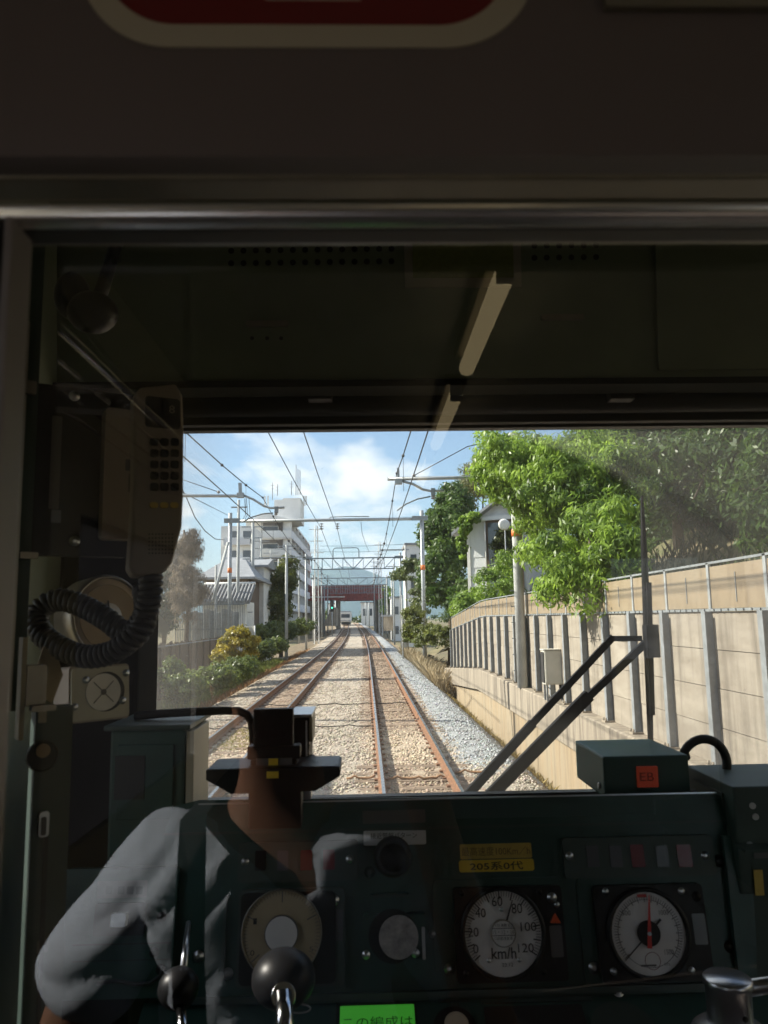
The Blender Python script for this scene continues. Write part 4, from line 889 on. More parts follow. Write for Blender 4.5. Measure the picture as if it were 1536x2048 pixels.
# ================================================================ INSIDE THE TRAIN
M_green = material('dark_green_paint', (.016,.058,.048), .42, var=.18, scale=14, bump=.05, bscale=160)
M_green2= material('cab_grey_green', (.038,.062,.054), .5, var=.15, scale=8, bump=.04, bscale=120)
M_hdr   = material('header_green', (.17,.20,.145), .45, var=.12, scale=5, bump=.04, bscale=120)
M_lamin = material('taupe_laminate', (.11,.088,.095), .55, var=.10, scale=2.5, bump=.05, bscale=300)
M_saloon= material('cream_laminate', (.60,.59,.58), .5, var=.06, scale=2)
M_ceil  = material('saloon_ceiling', (.66,.67,.69), .6)
M_floor = material('saloon_floor', (.16,.13,.11), .7, var=.15, scale=8)
M_alu   = material('brushed_aluminium', (.80,.78,.77), .26, 1.0, var=.08, scale=40, stretch=(.02,1,1))
M_alud  = material('dull_aluminium', (.26,.235,.20), .45, .8, var=.1, scale=20)
M_black = material('black_plastic', (.010,.010,.011), .42, var=.2, scale=20, spec=.25)
M_cabw  = material('pale_green_cab_wall', (.30,.34,.28), .55, var=.08, scale=4)
M_flatb = material('flat_black_lining', (.010,.011,.009), .95, spec=.04)
M_wiper = material('wiper_black', (.004,.004,.005), .7, spec=.15)
M_ballg = material('black_phenolic_grip', (.008,.008,.009), .38, spec=.14)
M_blackm= material('matt_black_metal', (.014,.013,.014), .55, var=.2, scale=12, spec=.3)
M_rubber= material('black_rubber', (.014,.014,.014), .55)
M_chrome= material('chrome', (.72,.72,.74), .12, 1.0)
M_steel = material('satin_steel', (.52,.53,.56), .3, 1.0, var=.06, scale=30)
M_dial  = material('ivory_dial', (.80,.76,.76), .35, var=.05, scale=25, coat=.4)
M_dialb = material('beige_dial', (.42,.33,.21), .4, var=.08, scale=18)
M_ink   = material('black_ink', (.01,.01,.012), .5)
M_redp  = material('red_paint', (.62,.03,.02), .4)
M_redw  = material('red_lens', (.17,.012,.018), .25)
M_greyw = material('grey_lens', (.11,.11,.125), .25)
M_yell  = material('yellow_label', (.85,.58,.05), .45, var=.06, scale=30)
M_yell2 = material('worn_yellow_label', (.62,.44,.10), .5, var=.12, scale=40)
M_label = material('white_label', (.85,.85,.88), .5, var=.06, scale=40)
M_labeld= material('faded_label', (.13,.12,.12), .5)
M_cream = material('cream_plastic', (.62,.50,.36), .4)
M_hand  = material('brown_grey_plastic', (.32,.27,.24), .42, var=.06, scale=20)
M_grn   = material('green_display', (.12,.42,.08), .35, emit=((.10,.75,.06),.09))
M_eb    = material('red_lit_button', (.30,.035,.02), .35, emit=((.9,.12,.05),.025))
M_tanp  = material('tan_board', (.40,.29,.18), .6, var=.15, scale=10)
M_lit   = material('cream_lit_edge', (.50,.44,.33), .5, var=.1, scale=10)  # pale cream trim, also the painted sunlight on the cabinet edge
M_mauve = material('mauve_anodised_rail', (.16,.14,.145), .5, .3)
M_sred  = material('sign_red', (.12,.004,.006), .5)
M_swhite= material('sign_white', (.36,.32,.27), .55)

def glass_mats(name, gain, dust_and_glare=None):
    """reflecting side and clear sides of a pane; dust: function(nodes tree) -> socket with film density"""
    m = bpy.data.materials.new(name); m.use_nodes = True; t = m.node_tree; t.nodes.clear(); L = t.links.new
    o = t.nodes.new('ShaderNodeOutputMaterial'); tr = t.nodes.new('ShaderNodeBsdfTransparent'); tr.inputs[0].default_value = (.97,.98,.97,1)
    gl = t.nodes.new('ShaderNodeBsdfGlossy'); gl.inputs['Roughness'].default_value = 0.0; fr = t.nodes.new('ShaderNodeFresnel'); fr.inputs[0].default_value = 1.5
    mu = t.nodes.new('ShaderNodeMath'); mu.operation = 'MULTIPLY'; mu.inputs[1].default_value = gain; mu.use_clamp = True; L(fr.outputs[0], mu.inputs[0])
    mx = t.nodes.new('ShaderNodeMixShader'); L(mu.outputs[0], mx.inputs[0]); L(tr.outputs[0], mx.inputs[1]); L(gl.outputs[0], mx.inputs[2]); last = mx
    if dust_and_glare:
        d = t.nodes.new('ShaderNodeBsdfDiffuse'); d.inputs[0].default_value = (.50,.47,.42,1); tl = t.nodes.new('ShaderNodeBsdfTranslucent'); tl.inputs[0].default_value = (.62,.59,.54,1)
        ds = t.nodes.new('ShaderNodeMixShader'); ds.inputs[0].default_value = .6; L(d.outputs[0], ds.inputs[1]); L(tl.outputs[0], ds.inputs[2])
        m2 = t.nodes.new('ShaderNodeMixShader'); L(dust_and_glare(t), m2.inputs[0]); L(mx.outputs[0], m2.inputs[1]); L(ds.outputs[0], m2.inputs[2]); last = m2
    L(last.outputs[0], o.inputs['Surface']); return m
def clear_mat(name):
    m = bpy.data.materials.new(name); m.use_nodes = True; t = m.node_tree; t.nodes.clear(); o = t.nodes.new('ShaderNodeOutputMaterial'); tr = t.nodes.new('ShaderNodeBsdfTransparent'); t.links.new(tr.outputs[0], o.inputs[0]); return m
M_clear = clear_mat('clear_glass_edge')
def pane(name, a, b, mat_front, parent=None):
    """glass sheet between corners a and b; the face towards -y carries the reflecting material, the rest is clear"""
    o = obj(name, MB().box(a, b), mat_front, parent); o.data.materials.append(M_clear)
    for p in o.data.polygons: p.material_index = 0 if p.normal.y < -.5 else 1
    return o

# ---- car shell
X0, X1, YW, YP, ZF, ZC = -.70, 2.28, 1.95, .42, .90, 3.42
def wall_x(name, x, y0, y1, wins, mat, t=.05):
    """side wall at x pierced by windows (ya,yb,za,zb)"""
    s_ = -1 if x < .8 else 1; m = MB(); ycuts = sorted({y0,y1}|{w[0] for w in wins}|{w[1] for w in wins})
    for a, c in zip(ycuts, ycuts[1:]):
        w = [q for q in wins if q[0] <= a+1e-6 and q[1] >= c-1e-6]
        if w:
            za, zb_ = w[0][2], w[0][3]; m.box((x,a,ZF-.3),(x+s_*t,c,za)); m.box((x,a,zb_),(x+s_*t,c,ZC+.05))
        else: m.box((x,a,ZF-.3),(x+s_*t,c,ZC+.05))
    return obj(name, m, mat, kind='structure')
SAL_L = [(-.80,-.045,1.98,2.80),(-2.4,-1.05,1.95,2.75)]  # first opening shaped so sun falls on the mirrored shirt
SAL_R = [(-3.3,-.95,1.65,3.1),(-.75,.38,1.65,3.1)]  # unseen openings enlarged to throw daylight on the desk
wall_x('saloon_wall', X0, -5.5, YP, SAL_L, M_saloon); wall_x('saloon_wall', X1, -5.5, YP, SAL_R, M_saloon)
wall_x('cab_wall', X0, YP, YW+.03, [(1.05,1.35,2.05,2.6)], M_cabw); wall_x('cab_wall', X1, YP, YW+.03, [(.46,1.78,1.5,3.15)], M_cabw)  # far side opening enlarged to light the desk
obj('saloon_floor', MB().box((X0,-5.5,ZF-.1),(X1,YP,ZF)), M_floor, kind='structure'); obj('cab_floor', MB().box((X0,YP,ZF-.1),(X1,YW+.03,ZF)), M_floor, kind='structure')
obj('saloon_ceiling', MB().box((X0,-5.5,ZC),(X1,YP,ZC+.06)), M_ceil, kind='structure'); obj('cab_ceiling', MB().box((X0-.05,YP,ZC),(X1+.05,YW+.03,ZC+.06)), M_hdr, kind='structure')
obj('saloon_end_wall', MB().box((X0,-5.55,ZF),(X1,-5.5,ZC)), M_saloon, kind='structure')
# front wall round the windscreen
wx0, wx1 = xof(300,1200,YW), 2.12; wz0, wz1 = zof(760,1594,YW), zof(768,857,YW)
fw = MB().box((X0,YW,ZF-.2),(X1,YW+.03,wz0)).box((X0,YW,wz1),(X1,YW+.03,ZC)).box((X0,YW,wz0),(wx0,YW+.03,wz1)).box((wx1,YW,wz0),(X1,YW+.03,wz1))
obj('front_wall', fw, M_green2, kind='structure')
# windscreen
def dust_and_glare(t):
    L = t.links.new; c = t.nodes.new('ShaderNodeTexCoord'); s_ = t.nodes.new('ShaderNodeSeparateXYZ'); L(c.outputs['Object'], s_.inputs[0])
    def mth(op, a, b, clamp=False):
        n = t.nodes.new('ShaderNodeMath'); n.operation = op; n.use_clamp = clamp
        for i, q in enumerate((a,b)):
            if isinstance(q, (int,float)): n.inputs[i].default_value = q
            elif q is not None: L(q, n.inputs[i])
        return n.outputs[0]
    x, z = s_.outputs['X'], s_.outputs['Z']
    def mr(v, a, b, to0, to1):
        n = t.nodes.new('ShaderNodeMapRange'); n.interpolation_type = 'SMOOTHSTEP'; L(v, n.inputs['Value'])
        for k, q in zip(('From Min','From Max','To Min','To Max'), (a,b,to0,to1)): n.inputs[k].default_value = q
        return n.outputs[0]
    zb_ = zof(1290,1010,YW)
    up = mth('MAXIMUM', mth('SUBTRACT', z, zb_), 0.0); arc = mth('MULTIPLY', mth('MULTIPLY', up, up), 9.0)
    rx_ = mth('ADD', x, arc)                          # beyond the blade's sweep
    right = mr(rx_, xof(1288,1100,YW)-.015, xof(1288,1100,YW)+.05, 0.0, .18)
    left = mr(x, xof(305,1200,YW), xof(500,1200,YW), .36, 0.0)
    low = mr(z, zof(760,1470,YW), zof(760,1425,YW), .10, 0.0)  # pale lower band imitates a reflection across the glass, set as film
    n = t.nodes.new('ShaderNodeTexNoise'); n.inputs['Scale'].default_value = 9; n.inputs['Detail'].default_value = 7; L(c.outputs['Object'], n.inputs['Vector'])
    n2 = t.nodes.new('ShaderNodeTexNoise'); n2.inputs['Scale'].default_value = 90; n2.inputs['Detail'].default_value = 2; L(c.outputs['Object'], n2.inputs['Vector'])
    spots = mr(n2.outputs['Fac'], .68, .80, 0.0, .18)
    k = mth('ADD', mth('MULTIPLY', n.outputs['Fac'], .7), .62)
    tot = mth('ADD', mth('ADD', mth('ADD', right, left), mth('ADD', low, .028)), spots)
    return mth('MULTIPLY', tot, k, True)
M_wind = glass_mats('windscreen_inner', 1.0); M_film = glass_mats('windscreen_dusty_outside', 0.0, dust_and_glare)
ws = empty('windscreen', 'wide dusty cab windscreen with a clean swept area', 'windscreen')
o = obj('glass_sheet', MB().box((wx0-.01,YW+.02,wz0-.01),(wx1+.01,YW+.028,wz1+.01)), M_wind, ws); o.data.materials.append(M_clear); o.data.materials.append(M_film)
for p in o.data.polygons: p.material_index = 0 if p.normal.y < -.5 else 2 if p.normal.y > .5 else 1
gk = MB()
for a, c in (((wx0-.012,wz0-.012),(wx1+.012,wz0+.004)),((wx0-.012,wz1-.004),(wx1+.012,wz1+.012)),((wx0-.012,wz0+.004),(wx0+.004,wz1-.004)),((wx1-.004,wz0+.004),(wx1+.012,wz1-.004))):
    gk.box((a[0],YW-.012,a[1]),(c[0],YW+.018,c[1]))
obj('gasket', gk, M_rubber, ws)
# wiper outside the glass
YQ = YW+.075
wp = empty('wiper', 'black windscreen wiper with upright blade and two slanting arms', 'wiper', loc=P(960,1600,YQ)); WL = Vector(P(960,1600,YQ))
def wpp(nm, mb, mat=None): return obj(nm, at(WL,mb), M_wiper, wp)
wpp('blade', MB().tube([P(1284,992,YQ),P(1288,1100,YQ),P(1296,1300,YQ),P(1302,1510,YQ)],[.004,.009,.011,.007],8)); 
wpp('blade_spine', MB().bar(P(1297,1165,YQ-.012),P(1304,1430,YQ-.012),.012,.012), M_blackm)
q = P(1299,1280,YQ); wpp('blade_holder', MB().box(q+Vector((-.014,-.02,-.045)),q+Vector((.02,.012,.04)),.003), M_blackm)
wpp('link_arm', MB().bar(P(1283,1277,YQ),P(1222,1277,YQ),.012,.014).bar(P(1226,1274,YQ),P(1062,1450,YQ),.012,.017).bar(P(1066,1446,YQ),P(915,1612,YQ),.016,.022), M_blackm)
wpp('drive_arm', MB().bar(P(1292,1285,YQ+.01),P(1172,1398,YQ+.01),.014,.018).bar(P(1178,1390,YQ+.01),P(960,1612,YQ+.01),.02,.03), M_blackm)
# ---- overhead panel of the cab
HD = Plane(768,620,1.70,0,-6)
class Panel:
    def __init__(s, root, pl): s.root, s.pl = root, pl; a = pl.uv(*pl.c); b_ = pl.uv(pl.c[0],pl.c[1]-10); s.px = (b_[1]-a[1])/10
    def quad(s, u0, v0, u1, v1):
        p = [s.pl.uv(u0,v0), s.pl.uv(u1,v0), s.pl.uv(u0,v1), s.pl.uv(u1,v1)]
        return (p[0][0]+p[2][0])/2, (p[2][1]+p[3][1])/2, (p[1][0]+p[3][0])/2, (p[0][1]+p[1][1])/2
    def plate(s, name, r, n0, n1, mat, parent=None, rad=3, bev=0):
        a0,b0,a1,b1 = s.quad(*r); k = min(rad*s.px, abs(a1-a0)*.49, abs(b1-b0)*.49)
        m = MB().prism(rrect(a0,b0,a1,b1,k), n0, n1) if rad > 0 else MB().box((a0,b0,n0),(a1,b1,n1),bev)
        return obj(name, m, mat, parent or s.root)
    def disc(s, name, c, r, n0, n1, mat, parent=None, seg=40, r2=None):
        a,b_ = s.pl.uv(*c); return obj(name, MB().lathe([(r*s.px,n0),((r2 or r)*s.px,n1)],(a,b_,0),seg=seg), mat, parent or s.root)
    def ring(s, name, c, r0_, r1_, n0, n1, mat, parent=None, seg=40):
        a,b_ = s.pl.uv(*c); m = MB(); pr = [(r0_,n0),(r1_,n0),(r1_,n1),(r0_,n1),(r0_,n0)]
        m.lathe([(q*s.px,h_) for q,h_ in pr],(a,b_,0),seg=seg); m.f = m.f[:4*seg]; m.smooth = m.smooth[:4*seg]
        return obj(name, m, mat, parent or s.root)
    def screw(s, u, v, n, parent=None, r=6, mat=None):
        a,b_ = s.pl.uv(u,v); q = r*s.px
        o = obj('screw', MB().lathe([(q*1.5,n),(q*1.5,n+.001),(q,n+.001),(q*.9,n+.003),(q*.4,n+.004),(0,n+.0035)],(a,b_,0),seg=14), mat or M_steel, parent or s.root)
        return o
    def text(s, name, body, r, n, mat, parent=None, squeeze=True, bold=0.0):
        a0,b0,a1,b1 = s.quad(*r); me = text_mesh(body, bold)
        v = np.empty(len(me.vertices)*3, np.float32); me.vertices.foreach_get('co', v); v = v.reshape(-1,3)
        lo, hi = v.min(0), v.max(0); k = (b1-b0)/(hi[1]-lo[1]); kx = (a1-a0)/(hi[0]-lo[0])
        if not squeeze: kx = min(k,kx); k = kx
        v[:,0] = a0+((a1-a0)-(hi[0]-lo[0])*kx)/2+(v[:,0]-lo[0])*kx; v[:,1] = b0+((b1-b0)-(hi[1]-lo[1])*k)/2+(v[:,1]-lo[1])*k; v[:,2] = n
        me.vertices.foreach_set('co', v.ravel()); me.update(); return obj(name, me, mat, parent or s.root)
def text_mesh(body, bold=0.0):
    c = bpy.data.curves.new('lettering','FONT'); c.body = body; c.offset = bold; c.resolution_u = 3
    t = bpy.data.objects.new('lettering_source', c); COL.objects.link(t); dg = bpy.context.evaluated_depsgraph_get(); dg.update()
    me = bpy.data.meshes.new_from_object(t.evaluated_get(dg)); bpy.data.objects.remove(t); bpy.data.curves.remove(c); return me
hd = empty('overhead_locker', 'dark green overhead cab panel with rows of vent holes', 'panel', mat=HD.m); HP = Panel(hd, HD)
HP.plate('panel_sheet', (-700,100,2300,762), -.10, -.004, M_hdr, rad=0)
HP.plate('inner_panel', (382,400,1278,760), -.004, .004, M_hdr, rad=4)
HP.plate('flap', (384,636,1276,758), .004, .0065, M_hdr, rad=3)
HP.plate('side_panel', (1312,380,1900,738), -.004, .003, M_hdr, rad=3)
hb = HP.plate('speaker_frame', (808,380,1040,577), .004, .0085, material('frame_beige',(.30,.28,.23),.5), rad=2); HP.plate('speaker_cloth', (824,380,1024,558), .0085, .0095, material('olive_cloth',(.17,.19,.06),.9,var=.15,scale=80), hb, rad=2)
HP.plate('soffit', (-700,762,2300,775), -.10, .02, M_flatb, rad=0)
holes = []
for u in np.arange(463,790,24.6):
    for v in (479,503,528): holes.append((u,v-(u-463)*.013))
for u in np.arange(1068,1200,24.6):
    for v in (466,491,515): holes.append((u,v-(u-1068)*.013+2))
for u,v in holes: HP.disc('vent_hole', (u,v), 6.0, .0040, .0048, M_ink, seg=12)
for u,v in ((535,650),(1122,637)): HP.plate('finger_pull', (u-42,v-5,u+42,v+6), .0065, .016, M_alud, rad=4)
for u in (505,535,563): HP.disc('small_dot', (u,678), 4, .0065, .0075, M_ink, seg=10)
# blind housing along the top of the windscreen
obj_ = empty('blind_housing', 'dark roller blind housing along the top of the windscreen', 'housing', loc=(0,1.85,wz1)); BHL = Vector((0,1.85,wz1))
z775 = P(768,778,1.78).z; z840 = P(768,842,1.86).z
obj('casing', at(BHL, MB().box((X0,1.76,z775+.02),(X1,1.95,z775+.1))), M_blackm, obj_)
obj('roller', at(BHL, MB().tube([(wx0,1.89,(z775+wz1)/2+.02),(X1,1.89,(z775+wz1)/2+.02)],.028,12)), M_blackm, obj_)
for u in (640,1240): q = P(u,775,1.84); obj('bracket', at(BHL, MB().box(q+Vector((-.03,-.02,-.035)),q+Vector((.03,.02,.01)),.004)), M_blackm, obj_)
obj('bottom_rail', at(BHL, MB().box((wx0,1.905,wz1+.002),(X1,1.935,wz1+.022),.004)), M_blackm, obj_)

# ---- partition between saloon and cab
pz = P(768,405,YP); fz0 = zof(768,478,YP+.004)+.004; pl0 = xof(38,1200,YP)
pw = MB().box((X0,YP-.02,zof(768,352,YP)),(X1,YP+.02,ZC)).box((X0,YP-.02,ZF),(X1,YP+.02,1.62)).box((X0,YP-.02,1.62),(pl0-.035,YP+.02,zof(768,352,YP))).box((.78,YP-.02,1.62),(.95,YP+.02,zof(768,352,YP))).box((1.55,YP-.02,1.62),(1.75,YP+.02,zof(768,352,YP))).box((2.15,YP-.02,1.62),(X1,YP+.02,zof(768,352,YP)))
obj('partition_wall', pw, M_lamin, kind='structure')
PT = Plane(768,1237,YP-.02); 
pwin = empty('partition_window', 'large fixed pane with aluminium frame between saloon and cab', 'window')
def strip(nm, v0, v1, y0, y1, mat, x0=X0, x1=.80, bev=.002): return obj(nm, MB().box((x0,y0,zof(768,v1,y1)),(x1,y1,zof(768,v0,y0)),bev), mat, pwin)
strip('upper_trim', 350, 401, YP-.028, YP-.005, M_alud)
m = MB(); zc0, zc1 = zof(768,402,YP-.0322), zof(768,456,YP-.018)
sec = [(YP-.024,zc0+.001),(YP-.0312,zc0-.0005),(YP-.0322,zc0-.0018),(YP-.0292,zc1+.0012),(YP-.0278,zc1+.0002),(YP-.018,zc1)]
k = len(sec); m.add([(X0,a,c) for a,c in sec]+[(.80,a,c) for a,c in sec], [(i,i+1,k+i+1,k+i) for i in range(k-1)], True); obj('bright_rail', m, M_alu, pwin)
strip('rubber_gap', 457, 465, YP-.018, YP+.0, M_rubber); strip('lower_trim', 464, 478, YP-.012, YP+.004, M_alud)
for (u0,u1,mat_,dy) in ((-30,8,M_blackm,0),(10,17,M_rubber,-.004),(17,36,M_mauve,.003)):
    obj('side_rail', MB().box((xof(u0,1237,YP),YP-.026-dy,1.6),(xof(u1,1237,YP),YP-.004,fz0-.001),.0015), mat_, pwin)
M_part = glass_mats('partition_glass', 2.3)
pane('pane', (pl0-.02,YP+.005,1.62),(.79,YP+.010,fz0+.01), M_part, pwin)
for a,c in ((.95,1.55),(1.75,2.15)):
    w2 = empty('partition_window', 'narrow partition pane at x %d' % a, 'window'); tag(w2, 'door pane in the partition beside the large fixed pane' if a<1 else 'farthest partition pane behind the second driver stand', 'window')
    pane('pane', (a,YP+.005,1.62),(c,YP+.010,zof(768,352,YP)), M_part, w2)
# sticker and plate above the window
PS = Plane(768,40,YP-.02); sg_ = empty('warning_sticker', 'red sticker with broad white border on the taupe wall', 'sticker', mat=PS.m); SP_ = Panel(sg_, PS)
SP_.plate('white_border', (165,-380,1062,97), .0004, .0010, M_swhite, rad=165); SP_.plate('red_field', (212,-340,1010,52), .0010, .0014, M_sred, rad=130)
SP_.plate('white_bar', (530,-34,722,5), .0014, .0017, M_swhite, rad=3)
pf = empty('metal_frame_plate', 'plate in a brass coloured metal frame above the window', 'plate', mat=PS.m); PF = Panel(pf, PS)
fr_ = PF.plate('frame', (1197,-300,2000,27), .0004, .005, M_alud, rad=4); PF.plate('inset', (1225,-280,1960,8), .005, .0055, M_alu, fr_, rad=3)
# ================================================================ DRIVER'S DESK
CP = Plane(960,1780,1.52,0,12)
ck = empty('control_desk', 'dark green driving desk with white dials and indicator lamps', 'control desk', mat=CP.m); C = Panel(ck, CP)
uv = CP.uv
outline = [uv(u,v) for u,v in ((330,2010),(330,1655),(355,1615),(400,1604),(1425,1592),(1462,1600),(1484,1622),(1494,1660),(1512,1860),(1516,2005))]
obj('instrument_panel', MB().prism(outline, -.06, 0), M_green, ck)
hood = [uv(u,v) for u,v in ((330,1668),(350,1612),(400,1600),(1425,1588),(1466,1597),(1490,1620),(1500,1668),(1470,1664),(1452,1650),(1420,1655),(380,1664))]
obj('hood', MB().prism(hood, -.07, .008), M_green, ck)
C.plate('hood_edge', (330,1652,1480,1657), .0, .009, M_green2, rad=2)
side = [uv(u,v) for u,v in ((1440,1670),(1470,1672),(1490,1900),(1498,2005),(1478,2005),(1460,1850))]
obj('side_cheek', MB().prism(side, 0, .014), M_green, ck)
C.plate('bottom_lip', (330,1978,1512,1990), 0, .012, M_green2, rad=2)
tl = C.plate('top_highlight_strip', (400,1595,1430,1598), .008, .012, M_steel, rad=0)  # strip added for the bright line of light along the hood top
# left auxiliary panel
la = C.plate('auxiliary_panel', (120,1735,352,1995), -.02, .012, M_green, rad=8)
lb = C.plate('switch_label', (199,1760,298,1794), .012, .0128, M_labeld, la, rad=3); 
[C.plate('worn_print', (u_,1771,u_+13,1787), .0128, .0131, M_ink, la, rad=2) for u_ in (216,240,258,276)]
C.plate('switch_block', (195,1803,296,1868), .012, .020, M_black, la, rad=4)
C.plate('switch_flag', (233,1822,262,1848), .020, .034, M_label, la, rad=3)
for u,v in ((282,1835),(208,1838),(327,1832),(312,1902),(325,1936)): C.screw(u,v,.012,la,7,M_steel if u==282 else M_black)
C.plate('panel_seam', (150,1884,345,1887), .012, .0126, M_ink, la, rad=0); C.plate('panel_seam', (150,1917,345,1919), .012, .0126, M_ink, la, rad=0)
a = [CP.w(*uv(u,v),.016) for u,v in ((200,1962),(235,1958),(275,1964),(305,1962),(325,1948),(331,1930))]
inv = CP.m.inverted(); obj('cable', MB().tube([inv@p for p in a],.0035,8), M_rubber, ck)
# indicator strips
def indicators(r, wins, scr):
    p = C.plate('indicator_strip', r, 0, .012, M_green2, rad=8)
    for (u0,v0,u1,v1,mt) in wins: C.plate('lens', (u0,v0,u1,v1), .012, .0135, mt, p, rad=2); 
    for u,v in scr: C.screw(u,v,.012,p,6)
indicators((478,1682,716,1762), ((512,1700,534,1740,M_black),(556,1700,578,1740,M_greyw),(602,1699,625,1739,M_redw),(647,1698,670,1738,M_redw)), ((700,1717),(492,1722)))
indicators((1124,1672,1424,1753), ((1170,1690,1194,1733,M_greyw),(1216,1690,1240,1733,M_greyw),(1258,1688,1284,1733,M_redw),(1308,1690,1332,1733,M_greyw),(1350,1688,1378,1733,M_redw)), ((1136,1711),(1405,1710)))
C.screw(1437,1722,0,r=9,mat=M_black); C.screw(1460,1893,0,r=9,mat=M_black)
for u in (505,547,587): C.screw(u,1648,.009,r=4)
# labels
lw = C.plate('label', (727,1660,852,1690), .0, .0008, M_label, rad=4); C.text('lettering','接近警報パターン',(741,1665,834,1677),.0011,M_ink,lw)
C.plate('label', (725,1620,850,1646), .008, .0088, M_labeld, rad=3)
l2 = C.plate('label', (920,1687,1063,1717), 0, .0008, M_yell2, rad=3); C.text('lettering','最高速度100Km／h',(923,1693,1060,1711),.0011,material('faded_ink',(.17,.10,.03),.5),l2)
l3 = C.plate('label', (918,1719,1068,1743), 0, .0009, M_yell, rad=5); C.text('lettering','205系0代',(940,1723,1046,1740),.0013,M_ink,l3,bold=.012)
# buzzer lamp with hood
a_, b_ = uv(785,1712); lm = obj('hooded_lamp', MB().lathe([(.034,0),(.036,.01),(.035,.03),(.030,.045),(.024,.048),(.023,.03),(0,.03)],(a_,b_,0),seg=28), M_black, ck); C.screw(740,1744,0,r=8,mat=M_green2)
# dial makers
def ticks(pn, c, r0_, r1_, a0, a1, n, w, nn, mat, parent, major=0, r0m=None, wm=None):
    ca, cb_ = pn.pl.uv(*c); k = pn.px; m = MB()
    for i in range(n+1):
        t = R(a0+(a1-a0)*i/n); big = major and i%major==0; ri = (r0m if big else r0_)*k; ww = (wm if big else w)*k/2
        d = Vector((math.sin(t),math.cos(t),0)); s_ = Vector((d.y,-d.x,0)); o_ = Vector((ca,cb_,nn))
        m.add([o_+d*ri-s_*ww,o_+d*ri+s_*ww,o_+d*r1_*k+s_*ww,o_+d*r1_*k-s_*ww],[(0,1,2,3)])
    return obj('scale_marks', m, mat, parent)
def needle(pn, name, c, tip, w, n, mat, parent, tail=0):
    p0 = Vector((*pn.pl.uv(*c),0)); p1 = Vector((*pn.pl.uv(*tip),0)); d = (p1-p0).normalized(); s_ = Vector((d.y,-d.x,0))*w*pn.px/2; p0 = p0-d*tail*pn.px
    m = MB(); vs_ = [p0-s_*1.1,p0+s_*1.1,p1+s_*.25,p1-s_*.25]; m.add([v+Vector((0,0,n)) for v in vs_]+[v+Vector((0,0,n+.0012)) for v in vs_],[(0,1,2,3),(7,6,5,4),(0,4,5,1),(1,5,6,2),(2,6,7,3),(3,7,4,0)])
    return obj(name, m, mat, parent)
# speedometer
c = (1003,1863)
C.plate('mount_plate', (868,1756,1132,1968), 0, .003, M_green, rad=14)
sp = C.plate('speedometer', (909,1771,1126,1961), .003, .016, M_black, rad=8)
C.ring('rim', c, 83, 92, .016, .022, M_black, sp); C.disc('dial', c, 84, .016, .0175, M_dial, sp, 64)
ticks(C, c, 71, 82, -128, 122, 60, 1.1, .0180, M_ink, sp, 5, 66, 2.6)
for s_, u, v, h_ in (('0',949,1894,9),('20',944,1861,9),('40',958,1823,9),('60',991,1800,10),('80',1030,1814,10),('100',1053,1850,9),('120',1048,1892,9)):
    C.text('numeral', s_, (u-5.2*len(s_),v-h_,u+5.2*len(s_),v+h_), .0181, M_ink, sp)
C.text('lettering','km/h',(980,1891,1029,1914),.0181,M_ink,sp,bold=.01)
C.text('lettering','22.12',(1001,1922,1023,1929),.0181,M_ink,sp)
needle(C,'needle',c,(1021,1797),5.5,.0195,M_ink,sp)
C.disc('hub_cap', c, 27, .018, .022, M_alud, sp, 32); C.disc('hub_label', c, 24.5, .022, .0225, M_dial, sp, 32)
C.text('lettering','点検日',(985,1843,1021,1850),.0227,M_ink,sp); C.text('lettering','15・12・16',(982,1856,1024,1864),.0227,M_labeld,sp); C.text('lettering','○調整検査済',(985,1869,1021,1876),.0227,M_ink,sp)
C.plate('hub_line',(980,1852,1026,1853.4),.0225,.0228,M_ink,sp,rad=0); C.plate('hub_line',(980,1866,1026,1867.4),.0225,.0228,M_ink,sp,rad=0)
for u,v in ((1000,1816),(975,1917),(1035,1916)): C.screw(u,v,.0175,sp,3)
for u,v in ((1100,1793),(1110,1807),(897,1937)): C.screw(u,v,.003 if u<900 else .016,sp,7 if u<1105 else 4)
for u,v in ((921,1784),(1075,1781),(930,1943),(1085,1941)): C.screw(u,v,.016,sp,4,M_black)
ta = [uv(1105,1823),uv(1116,1842),uv(1096,1842)]; obj('red_pointer', MB().prism(ta,.016,.024), material('red_marker',(.75,.10,.02),.4), sp)
C.plate('side_label',(1097,1848,1121,1911),.016,.0168,M_labeld,sp,rad=3)
# pressure gauge
c = (1290,1863)
C.plate('mount_plate', (1160,1752,1420,1966), 0, .003, M_green, rad=14)
pg = C.plate('pressure_gauge', (1190,1767,1410,1961), .003, .016, M_black, rad=10)
C.ring('rim', c, 81, 90, .016, .024, M_black, pg); C.disc('dial', c, 82, .016, .0175, M_dial, pg, 64)
ticks(C, c, 66, 74, -130, 130, 60, 1.0, .0180, M_labeld, pg, 3, 60, 1.6)
C.ring('scale_ring', c, 65, 66, .0175, .0181, M_labeld, pg, 48)
for s_,u,v in (('500',1246,1823),('1000',1320,1822),('1500',1331,1900)): C.text('numeral', s_, (u-9,v-5,u+9,v+5), .0181, M_labeld, pg)
C.text('lettering','kPa',(1322,1921,1333,1927),.0181,M_labeld,pg); C.plate('maker_print',(1275,1925,1306,1929),.0176,.0181,M_labeld,pg,rad=1)
C.ring('stamp', (1299,1918), 16, 17, .0175, .0181, M_redw, pg, 24)
C.plate('red_zone', (1268,1786,1286,1792), .0176, .0182, M_redp, pg, rad=0)
needle(C,'black_needle',c,(1244,1917),4,.0195,M_ink,pg,tail=40)
needle(C,'red_needle',c,(1289,1787),9,.0235,M_redp,pg,tail=28)
C.disc('hub', c, 25, .019, .0225, M_blackm, pg, 32); C.disc('hub_pin', c, 4, .0225, .026, M_steel, pg, 14)
